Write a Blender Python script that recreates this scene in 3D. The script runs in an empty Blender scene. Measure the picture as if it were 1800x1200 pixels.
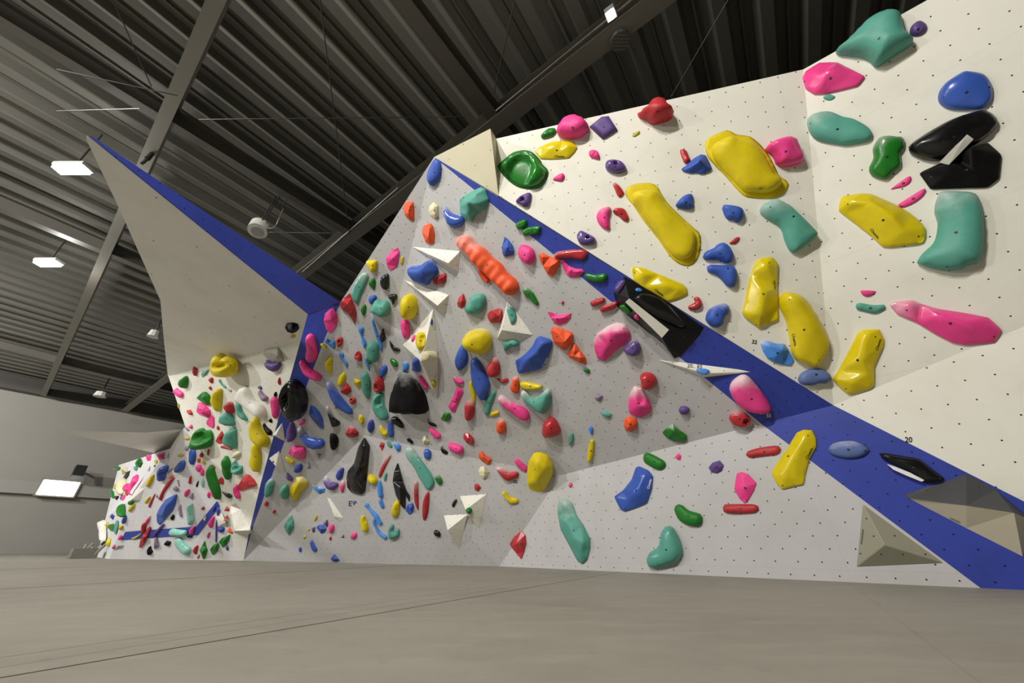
EXPOSURE = 0.0
LIGHTS = [
 ('key_floodlight', (-4.0, -3.2, 6.5), (0.5, 4, 2.2), .26, .26, 390, (1, .965, .9)),
 ('second_floodlight', (-2.2, -3.0, 6.5), (1.0, 4, 2.5), .26, .26, 300, (1, .965, .9)),
 ('hall_lamp', (-9.5, -1.0, 6.1), (-7, 8, 1.5), .8, .4, 490, (1, .97, .93)),
 ('far_hall_lamp', (-16, 3.0, 6.1), (-13, 12, 1.5), .8, .4, 850, (1, .98, .95)),
 ('end_hall_fill', (-20, 6.0, 6.0), (-24, 20, 1.5), .8, .4, 700, (1, .98, .95)),  # added fill light without a fixture, brightens the end of the hall
]
import bpy, bmesh, math, random
import numpy as np
from mathutils import Vector, Matrix
from mathutils.bvhtree import BVHTree
from mathutils.geometry import delaunay_2d_cdt
random.seed(7)
SC = bpy.context.scene
COL = SC.collection
rnd = random.random

# ------------------------------------------------------------------ camera
F, H = 650.0, 0.32
HORIZON, SLOPE = 958.0, -0.004            # horizon line in the photo: y = HORIZON + SLOPE * x
_roll = math.atan(SLOPE)
_th = math.atan((HORIZON + SLOPE * 900 - 600) * math.cos(_roll) / F)
_c, _s = math.cos(_roll), math.sin(_roll)
_p = np.array([-_s, -_c, 0.])
RW = np.stack([np.array([_c, -_s, 0.]),
               np.array([0, 0, 1.]) * math.cos(_th) + _p * math.sin(_th),
               np.array([0, 0, 1.]) * math.sin(_th) - _p * math.cos(_th)])
O = np.array([0, 0, H])
def ray(px, py):
    return RW @ np.array([(px - 900) / F, (600 - py) / F, 1.])
def hz(px, py, z=0.):
    d = ray(px, py); return O + d * ((z - H) / d[2])
def at(px, py, t):
    d = ray(px, py); return O + d * (t / math.hypot(d[0], d[1]))
def plane(a, b, c):
    n = np.cross(b - a, c - a); n /= np.linalg.norm(n)
    if np.dot(n, O - a) < 0: n = -n
    return n, float(np.dot(n, a))
def hit(px, py, pl, off=0.0):
    d = ray(px, py); n, k = pl; return O + d * ((k + off - n @ O) / (n @ d))
def proj(P):
    c = RW.T @ (np.array(P) - O); return 900 + F * c[0] / c[2], 600 - F * c[1] / c[2]

cam = bpy.data.cameras.new('camera'); cam_ob = bpy.data.objects.new('camera', cam); COL.objects.link(cam_ob)
cam.sensor_fit = 'HORIZONTAL'; cam.sensor_width = 36; cam.lens = 36 * F / 1800; cam.clip_end = 200
m = Matrix.Identity(4)
for i in range(3):
    m[i][0], m[i][1], m[i][2], m[i][3] = RW[i][0], RW[i][1], -RW[i][2], O[i]
cam_ob.matrix_world = m
SC.camera = cam_ob
SC.view_settings.view_transform = 'Standard'; SC.view_settings.look = 'None'
SC.view_settings.gamma = 1; SC.view_settings.use_curve_mapping = False
SC.view_settings.exposure = EXPOSURE if 'EXPOSURE' in globals() else 0.0

# ------------------------------------------------------------------ materials
def lin(h):
    v = [int(h[i:i + 2], 16) / 255 for i in (0, 2, 4)]
    return [x / 12.92 if x <= .04045 else ((x + .055) / 1.055) ** 2.4 for x in v] + [1]
def new_mat(name):
    mt = bpy.data.materials.new(name); mt.use_nodes = True
    nt = mt.node_tree; b = nt.nodes['Principled BSDF']
    return mt, nt, b
def N(nt, t, **kw):
    n = nt.nodes.new(t)
    for k, v in kw.items():
        if k[0] == 'i' and k[1:].isdigit(): n.inputs[int(k[1:])].default_value = v
        else: setattr(n, k, v)
    return n
def mixc(nt, fac, a, b):
    mx = nt.nodes.new('ShaderNodeMix'); mx.data_type = 'RGBA'
    for s, v in ((0, fac), (6, a), (7, b)):
        if hasattr(v, 'is_linked') or isinstance(v, bpy.types.NodeSocket): nt.links.new(v, mx.inputs[s])
        else: mx.inputs[s].default_value = v
    return mx.outputs[2]
def math_(nt, op, a, b=None, c=None):
    n = nt.nodes.new('ShaderNodeMath'); n.operation = op
    for i, v in enumerate((a, b, c)):
        if v is None: continue
        if isinstance(v, bpy.types.NodeSocket): nt.links.new(v, n.inputs[i])
        else: n.inputs[i].default_value = v
    return n.outputs[0]
def ramp(nt, val, a, b):
    n = nt.nodes.new('ShaderNodeMapRange'); n.interpolation_type = 'SMOOTHSTEP'
    nt.links.new(val, n.inputs[0]); n.inputs[1].default_value = a; n.inputs[2].default_value = b
    return n.outputs[0]
HEX = dict(Y='DCC60E', K='EE4490', T='57A08F', G='1D7621', R='B62D34', B='385AB2', N='33449C', L='4A8EE0', O='EC5A2C',
           P='5F4786', D='0D0D0E', C='E2DCB4', W='ECEAE0', E='A6A499', A='8FCDBD', U='94829A', V='B9B22C', S='5C70A4')
WORD = dict(Y='yellow', K='pink', T='teal', G='green', R='red', B='blue', N='navy blue', L='light blue', O='orange',
            P='purple', D='black', C='cream', W='white', E='grey', A='pale teal', U='mauve', V='olive yellow', S='dusty blue')
_mats = {}
def hold_mat(code, gl, ch):
    key = (code, gl, ch)
    if key in _mats: return _mats[key]
    mt, nt, b = new_mat('resin_%s%s%s' % (WORD[code].replace(' ', '_'), '_gloss' if gl else '', '_chalk%d' % ch if ch else ''))
    tc = N(nt, 'ShaderNodeTexCoord')
    nz = N(nt, 'ShaderNodeTexNoise'); nz.inputs['Scale'].default_value = 14; nz.inputs['Detail'].default_value = 4
    nt.links.new(tc.outputs['Object'], nz.inputs['Vector'])
    base = lin(HEX[code]); dull = [x * .92 + .004 for x in base[:3]] + [1]
    col = mixc(nt, ramp(nt, nz.outputs[0], .35, .7), base, dull)
    if ch:
        n2 = N(nt, 'ShaderNodeTexNoise'); n2.inputs['Scale'].default_value = 9; n2.inputs['Detail'].default_value = 6
        nt.links.new(tc.outputs['Object'], n2.inputs['Vector'])
        sp = N(nt, 'ShaderNodeSeparateXYZ'); nt.links.new(tc.outputs['Generated'], sp.inputs[0])
        g = math_(nt, 'ADD', math_(nt, 'MULTIPLY', sp.outputs[2], .8), math_(nt, 'MULTIPLY', n2.outputs[0], .45))
        lo, hi, amt = (.66, 1.12, .55) if ch == 1 else (.58, 1.0, .8)
        col = mixc(nt, math_(nt, 'MULTIPLY', ramp(nt, g, lo, hi), amt), col, (.72, .70, .68, 1))
    nt.links.new(col, b.inputs['Base Color'])
    b.inputs['Roughness'].default_value = .27 if gl else .5
    b.inputs['Specular IOR Level'].default_value = .5 if gl else (.15 if code == 'D' else .35)
    if not gl:
        bp = N(nt, 'ShaderNodeBump'); bp.inputs['Strength'].default_value = .25; bp.inputs['Distance'].default_value = .004
        n3 = N(nt, 'ShaderNodeTexNoise'); n3.inputs['Scale'].default_value = 160
        nt.links.new(tc.outputs['Object'], n3.inputs['Vector']); nt.links.new(n3.outputs[0], bp.inputs['Height'])
        nt.links.new(bp.outputs[0], b.inputs['Normal'])
    _mats[key] = mt
    return mt
def plain(name, hexc, rough=.5, metal=0, noise=.12, scale=5, emit=0):
    mt, nt, b = new_mat(name)
    tc = N(nt, 'ShaderNodeTexCoord'); nz = N(nt, 'ShaderNodeTexNoise'); nz.inputs['Scale'].default_value = scale
    nz.inputs['Detail'].default_value = 5
    nt.links.new(tc.outputs['Object'], nz.inputs['Vector'])
    c = lin(hexc); d = [x * (1 - noise) for x in c[:3]] + [1]
    nt.links.new(mixc(nt, nz.outputs[0], d, c), b.inputs['Base Color'])
    b.inputs['Roughness'].default_value = rough; b.inputs['Metallic'].default_value = metal
    if emit:
        b.inputs['Emission Color'].default_value = (1, .98, .95, 1); b.inputs['Emission Strength'].default_value = emit
    return mt
def panel_mat(name, hexc, spacing, stag, radius=.0065, dot='1A1814', dirt=.10, rough=.55):
    """painted plywood panel: T-nut holes on a grid in the panel's own metres (UV), scuffs and a little chalk dust"""
    mt, nt, b = new_mat(name)
    uv = N(nt, 'ShaderNodeUVMap'); tc = N(nt, 'ShaderNodeTexCoord')
    def lattice(ox, oy, sx, sy):
        mp = N(nt, 'ShaderNodeVectorMath', operation='ADD'); nt.links.new(uv.outputs[0], mp.inputs[0]); mp.inputs[1].default_value = (ox, oy, 0)
        dv = N(nt, 'ShaderNodeVectorMath', operation='DIVIDE'); nt.links.new(mp.outputs[0], dv.inputs[0]); dv.inputs[1].default_value = (sx, sy, 1)
        fr = N(nt, 'ShaderNodeVectorMath', operation='FRACTION'); nt.links.new(dv.outputs[0], fr.inputs[0])
        sb = N(nt, 'ShaderNodeVectorMath', operation='SUBTRACT'); nt.links.new(fr.outputs[0], sb.inputs[0]); sb.inputs[1].default_value = (.5, .5, 0)
        ml = N(nt, 'ShaderNodeVectorMath', operation='MULTIPLY'); nt.links.new(sb.outputs[0], ml.inputs[0]); ml.inputs[1].default_value = (sx, sy, 0)
        ln = N(nt, 'ShaderNodeVectorMath', operation='LENGTH'); nt.links.new(ml.outputs[0], ln.inputs[0])
        return math_(nt, 'LESS_THAN', ln.outputs['Value'], radius)
    sx, sy = spacing
    if stag:
        d = math_(nt, 'MAXIMUM', lattice(0, 0, sx, sy * 2), lattice(sx / 2, sy, sx, sy * 2))
    else:
        d = lattice(0, 0, sx, sy)
    n1 = N(nt, 'ShaderNodeTexNoise'); n1.inputs['Scale'].default_value = 1.3; n1.inputs['Detail'].default_value = 7; n1.inputs['Roughness'].default_value = .65
    nt.links.new(uv.outputs[0], n1.inputs['Vector'])
    n2 = N(nt, 'ShaderNodeTexNoise'); n2.inputs['Scale'].default_value = 16; n2.inputs['Detail'].default_value = 5
    nt.links.new(uv.outputs[0], n2.inputs['Vector'])
    c = lin(hexc); dk = [c[0] * (1 - dirt) , c[1] * (1 - dirt), c[2] * (1 - dirt * 1.3), 1]
    col = mixc(nt, ramp(nt, n1.outputs[0], .4, .75), c, dk)
    col = mixc(nt, math_(nt, 'MULTIPLY', ramp(nt, n2.outputs[0], .66, .8), .22), col, [x * .62 for x in c[:3]] + [1])
    su = N(nt, 'ShaderNodeSeparateXYZ'); nt.links.new(uv.outputs[0], su.inputs[0])
    j1 = math_(nt, 'LESS_THAN', math_(nt, 'FRACT', math_(nt, 'DIVIDE', math_(nt, 'ADD', su.outputs[0], .31), 2.44)), .0011)
    j2 = math_(nt, 'LESS_THAN', math_(nt, 'FRACT', math_(nt, 'DIVIDE', math_(nt, 'ADD', su.outputs[1], .17), 1.22)), .0022)
    col = mixc(nt, math_(nt, 'MULTIPLY', math_(nt, 'MAXIMUM', j1, j2), .35), col, [x * .55 for x in c[:3]] + [1])
    col = mixc(nt, d, col, lin(dot))
    nt.links.new(col, b.inputs['Base Color'])
    b.inputs['Roughness'].default_value = rough; b.inputs['Specular IOR Level'].default_value = .3
    return mt
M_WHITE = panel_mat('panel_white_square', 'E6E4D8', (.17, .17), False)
M_SHADED = panel_mat('panel_shaded_staggered', 'BFBEBE', (.19, .11), True)  # white panels greyed: shade of overhang and low walls put into the colour
M_FAR = panel_mat('panel_far', 'DAD9DB', (.19, .11), True)  # undarkened copy of the panel paint, for the far walls
M_CREAM = panel_mat('panel_cream', 'DCD5BA', (.3, .3), False)
M_BLUE = panel_mat('panel_blue', '3645A0', (.19, .11), True, dot='0B0E30', dirt=.2, rough=.4)
M_FIN = panel_mat('panel_fin', 'ECEBE7', (.62, .7), False, radius=.01)
M_VOL = panel_mat('volume_white', 'E9E7DC', (.12, .12), False, radius=.005, dirt=.14)
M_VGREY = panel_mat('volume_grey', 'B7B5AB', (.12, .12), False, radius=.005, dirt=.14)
M_VOLIVE = panel_mat('volume_olive_grey', '94927F', (.14, .14), False, radius=.006, dirt=.12)  # own olive-grey paint of the pyramid near the mat
M_VDARK = panel_mat('volume_dark', '4A4A4C', (.3, .3), False, radius=.004, dirt=.25, rough=.6)
M_VBLACK = panel_mat('volume_black', '17171A', (.25, .25), False, radius=.004, dot='8A8A8A', dirt=.3, rough=.3)
M_STEEL = plain('bolt_steel', '8C8C8A', .3, 1)
M_HOLE = plain('bolt_recess', '0C0B0A', .8)
M_INK = plain('black_ink', '15130F', .7)
M_WINK = plain('white_ink', 'F2F2EE', .6)
M_BINK = plain('blue_ink', '2C2A66', .6)

# ------------------------------------------------------------------ mesh helpers
def link(name, me, mat=None, parent=None, loc=None):
    ob = bpy.data.objects.new(name, me); COL.objects.link(ob)
    if mat is not None and not me.materials: me.materials.append(mat)
    if loc is not None: ob.location = loc
    if parent is not None: ob.parent = parent
    return ob
def tag(o, label=None, cat=None, group=None, kind=None):
    if label: o['label'] = label
    if cat: o['category'] = cat
    if group: o['group'] = group
    if kind: o['kind'] = kind
    return o
def basis(n):
    n = np.array(n, float); up = np.array([0, 0, 1.])
    if abs(n[2]) > .97: up = np.array([0, 1., 0])
    e1 = np.cross(up, n); e1 /= np.linalg.norm(e1)
    return e1, np.cross(n, e1)
def me_from(name, vs, fs, uvs=None, smooth=False):
    me = bpy.data.meshes.new(name); me.from_pydata([tuple(map(float, v)) for v in vs], [], fs)
    if uvs is not None:
        ul = me.uv_layers.new(name='UVMap')
        for lp in me.loops: ul.data[lp.index].uv = uvs[lp.vertex_index]
    if smooth:
        me.polygons.foreach_set('use_smooth', [True] * len(me.polygons))
    me.update()
    return me
def fix_normals(me):
    bm = bmesh.new(); bm.from_mesh(me); bmesh.ops.recalc_face_normals(bm, faces=bm.faces); bm.to_mesh(me); bm.free()
def boxes_mesh(name, boxes):
    """boxes: list of (8 corner tuples) or (centre, size, axes)"""
    vs, fs = [], []
    for b in boxes:
        c, s, ax = b
        i = len(vs)
        for dx in (-.5, .5):
            for dy in (-.5, .5):
                for dz in (-.5, .5):
                    vs.append(np.array(c) + ax[0] * dx * s[0] + ax[1] * dy * s[1] + ax[2] * dz * s[2])
        fs += [(i, i + 1, i + 3, i + 2), (i + 4, i + 6, i + 7, i + 5), (i, i + 4, i + 5, i + 1), (i + 2, i + 3, i + 7, i + 6), (i, i + 2, i + 6, i + 4), (i + 1, i + 5, i + 7, i + 3)]
    me = me_from(name, vs, fs); fix_normals(me)
    return me
def tube_mesh(name, pts, r, seg=8, caps=True):
    vs, fs = [], []
    pts = [np.array(p, float) for p in pts]
    for i, p in enumerate(pts):
        d = pts[min(i + 1, len(pts) - 1)] - pts[max(i - 1, 0)]; d /= np.linalg.norm(d)
        a, b = basis(d)
        for k in range(seg):
            t = 2 * math.pi * k / seg
            vs.append(p + a * r * math.cos(t) + b * r * math.sin(t))
    for i in range(len(pts) - 1):
        for k in range(seg):
            fs.append((i * seg + k, i * seg + (k + 1) % seg, (i + 1) * seg + (k + 1) % seg, (i + 1) * seg + k))
    if caps:
        fs.append(tuple(range(seg - 1, -1, -1))); fs.append(tuple(range((len(pts) - 1) * seg, len(pts) * seg)))
    me = me_from(name, vs, fs, smooth=False); fix_normals(me)
    return me
# ------------------------------------------------------------------ climbing wall planes (metres, camera at the origin's mat)
B1, B2, B3 = hz(428, 985), hz(878, 995), hz(1699, 1032)
_e = (B3 - B2) / np.linalg.norm(B3 - B2)
_nh = np.cross(_e, [0, 0, 1.]); _nh /= np.linalg.norm(_nh)
if _nh @ (O - B2) < 0: _nh = -_nh
_al = math.radians(3)
_n = _nh * math.cos(_al) + np.array([0, 0, -math.sin(_al)])
PL_LOW_R = (_n, float(_n @ B2))
V1, P4 = hit(985, 835, PL_LOW_R), hit(1465, 712, PL_LOW_R)
_V2a = hit(640, 765, plane(B1, B2, V1))
_P0a = hit(763, 276, plane(V1, P4, _V2a))
V2 = O + (_V2a - O) * .93
P0 = O + (_P0a - O) * 1.12
PL_GREY_L = plane(P0, V2, B1)
PL_OVER = plane(P0, V1, V2)
PL_OVER_R = plane(P0, V1, P4)
PL_LOW_C = plane(V1, V2, B2)
PL_LOW_C2 = plane(B1, V2, B2)
T1 = at(1412, 122, 3.75)
PL_UP = plane(P0, P4, T1)
P5 = at(1700, 615, 4.9)
P6 = hit(1699, 830, PL_LOW_R)
PL_UP_R = plane(P4, P5, T1)
PL_UP_R2 = plane(P4, P5, P6)
S1 = hit(528, 600, PL_GREY_L)
L1 = at(296, 660, 11.3)
PL_LEFT = plane(S1, B1, L1)
J1 = hit(326, 750, PL_LEFT)
A1 = hz(192, 982)
PL_FAR = plane(B1, A1, J1)
A2 = hz(171, 979)
K1 = hit(299, 788, PL_FAR)
PL_FAR2 = plane(A1, A2, K1)
TIP = at(152, 237, 4.8)
PL_FIN = plane(TIP, L1, S1)
_dQ = hit(862, 226, PL_UP)
Q1 = O + (_dQ - O) * .93
R1 = hit(876, 343, plane(P0, P4, T1))

WALL_V, WALL_F = [], []      # everything a hold may be bolted to, for ray casting
WALL_ID = []
def add_caster(vs, fs, ident):
    i = len(WALL_V); WALL_V.extend([Vector(map(float, v)) for v in vs])
    for f in fs: WALL_F.append(tuple(i + k for k in f)); WALL_ID.append(ident)
def wall(name, pts, mat, ident, thick=.07, uvrot=0.):
    """pts: 3D corners, or (px, py, plane); a plywood face with its thickness behind it"""
    P = [p if isinstance(p, np.ndarray) else hit(*p) for p in pts]
    c = sum(P) / len(P)
    n = np.zeros(3)
    for i in range(len(P)):
        a, b = P[i] - c, P[(i + 1) % len(P)] - c; n += np.cross(a, b)
    n /= np.linalg.norm(n)
    if n @ (O - c) < 0:
        P = P[::-1]; n = -n
    back = np.array([c[0], c[1], 0.]); back = back / np.linalg.norm(back) * thick
    k = len(P)
    vs = P + [p + back for p in P]
    fs = [tuple(range(k)), tuple(range(2 * k - 1, k - 1, -1))] + [(i, k + i, k + (i + 1) % k, (i + 1) % k) for i in range(k)]
    e1, e2 = basis(n)
    uvs = [((p @ e1), (p @ e2)) for p in vs]
    me = me_from(name, vs, fs, uvs)
    ob = link(name, me, mat)
    ob['kind'] = 'structure'
    poly = [tuple(range(k))]
    # triangulate the front for ray casting
    bm = bmesh.new(); bv = [bm.verts.new(tuple(map(float, p))) for p in P]; bf = bm.faces.new(bv)
    r = bmesh.ops.triangulate(bm, faces=[bf]); bm.verts.index_update()
    add_caster(P, [tuple(v.index for v in f.verts) for f in bm.faces], ident); bm.free()
    return ob
V3 = (1338, 744.6, PL_LOW_R)
wall('wall_overhang', [P0, V2, V1], M_SHADED, 'over')
wall('wall_overhang_right', [P0, V1, hit(*V3)], M_SHADED, 'over')
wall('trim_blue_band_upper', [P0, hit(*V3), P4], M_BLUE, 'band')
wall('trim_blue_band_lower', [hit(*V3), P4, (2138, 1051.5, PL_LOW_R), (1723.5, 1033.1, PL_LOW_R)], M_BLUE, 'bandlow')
wall('wall_low_right', [V1, hit(*V3), (1723.5, 1033.1, PL_LOW_R), B2], M_SHADED, 'lowr')
wall('wall_low_centre', [V2, V1, B2], M_SHADED, 'lowc')
wall('wall_low_centre_left', [V2, B2, B1], M_SHADED, 'lowc')
wall('wall_upper', [(876, 343, PL_UP), P4, T1, (871, 244, PL_UP)], M_WHITE, 'up')
wall('wall_upper_right', [P4, T1, (2150, -291, PL_UP_R), (2150, 429, PL_UP_R)], M_WHITE, 'upr')
wall('wall_right_facet', [P4, (2150, 429, PL_UP_R), (2138, 1051.5, PL_LOW_R)], M_WHITE, 'facet')
wall('wall_corner_panel', [P0, Q1, R1], M_CREAM, 'corner')
wall('wall_corner_return', [Q1, hit(872, 243, PL_UP), R1], M_CREAM, 'corner', .02)
_sr = [(598, 532), (574, 587), (540, 675), (501, 774), (465, 870), (442, 934)]
_sl = [(541, 553), (528, 600), (510, 664), (486, 748), (459, 847), (439.5, 928)]
wall('wall_grey_left', [P0, V2, B1] + [(x, y, PL_GREY_L) for x, y in _sr[::-1]], M_SHADED, 'greyl')
wall('trim_blue_stripe', [(x, y, PL_GREY_L) for x, y in _sr] + [B1] + [(x, y, PL_GREY_L) for x, y in _sl[::-1]], M_BLUE, 'stripe')
wall('wall_left', [L1] + [(x, y, PL_LEFT) for x, y in _sl[1:]] + [B1, J1], M_WHITE, 'left')
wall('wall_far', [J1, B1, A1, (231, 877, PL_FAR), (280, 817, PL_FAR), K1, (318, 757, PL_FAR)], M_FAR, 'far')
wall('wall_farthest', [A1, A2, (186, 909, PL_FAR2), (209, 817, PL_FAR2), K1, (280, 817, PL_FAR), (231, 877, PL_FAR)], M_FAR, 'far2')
FIN_C = hit(541, 552, PL_FIN)
wall('wall_fin_underside', [TIP, FIN_C, (528, 600, PL_FIN), L1, (289, 597, PL_FIN), (283, 525, PL_FIN), (210, 360, PL_FIN)], M_FIN, 'fin')
wall('trim_fin_blue_side', [TIP + np.array([0, .02, .03]), hit(598, 531, PL_GREY_L), FIN_C], M_BLUE, 'finblue')
# the further fin behind, tip towards the hall
_J2 = hit(322, 754, PL_FAR)
TIP2 = at(96, 756, 9.5)
PL_FIN2 = plane(TIP2, _J2, hit(272, 795, PL_FAR2))
wall('wall_back_fin', [TIP2, hit(258, 760, PL_FIN2), _J2, hit(299, 788, PL_FIN2), hit(272, 795, PL_FIN2)], M_FIN, 'fin2')
# thin blue stripe painted across the far wall: a 3 mm strip
_fs = [(213, 949), (220, 934.5), (250, 932), (280, 930), (345, 925), (381, 880.6), (386, 889), (347.5, 940), (280, 944)]
wall('trim_far_stripe', [hit(x, y, PL_FAR, .012) for x, y in _fs], M_BLUE, 'far', .008)
VOLUMES = """
@ 560 380 5.333
870,283 1330,325 1310,530 | 1215,440,.9 | long white wedge volume high on the overhang beside the orange ribbed tube
795,593 1222,735 1190,907 | 1115,838,.9 | white wedge volume above the tall spike, pointing up at its narrow tip
@ 780 380 5.333
600,785 838,1112 690,1185 500,1148 | 543,1066,.9 | white pyramid volume left of the largest blue boomerang
@ 660 560 5.333
543,-95 590,300 585,757 255,245 | 430,400,1.0 | tall white spike volume carrying the yellow ring hold
@ 420 720 5.333
408,118 437,300 313,235 | 345,238,.7 | upper small white pyramid volume on the narrow blue stripe
378,382 432,585 280,455 | 345,530,.7 | lower small white pyramid volume with a dark hole on the narrow blue stripe
825,820 855,830 980,1010 960,1050 890,1005 | 900,1000,.5 | thin grey-white blade volume above the blue gem near the mat
@ 660 740 5.333
790,700 1045,680 970,1012 | 843,830,1.0 | upper of the paired white pyramid volumes by the green ball
640,880 868,868 785,1192 | 675,1022,1.0 | lower of the paired white pyramid volumes by the green ball
@ 1000 600 4
610,125 800,145 1200,195 1290,214 960,252 | 960,226,.5 | thin white blade volume bridging the overhang and the dark blue band
@ 1300 740 4
865,580 1440,998 820,1025 | 1020,870,.8 | shaded white pyramid volume near the mat under the blue band
@ 460 540 5.333
10,440 40,385 150,370 172,392 212,495 190,515 95,525 | 70,420,.5 150,450,.6 | grey faceted volume with a dark hole under the white fin
@ 160 790 10
640,935 840,672 938,685 870,895 | 720,870,.6 | white wedge volume above the yellow jug on the far wall
@ 160 880 10
400,875 510,690 585,785 | 480,790,.8 | grey pyramid volume at the corner below the thin blue stripe
@ 280 860 8
790,400 850,330 880,320 935,462 960,530 820,520 | 815,512,.9 930,462,.9 | small white box volume beside the pink egg on the far wall
975,350 1005,232 1070,185 1150,280 1290,535 1303,598 1240,650 1050,602 | 1060,580,.7 1270,575,.7 1010,340,.4 | broad white angular volume at the foot of the narrow blue stripe
"""
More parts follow.
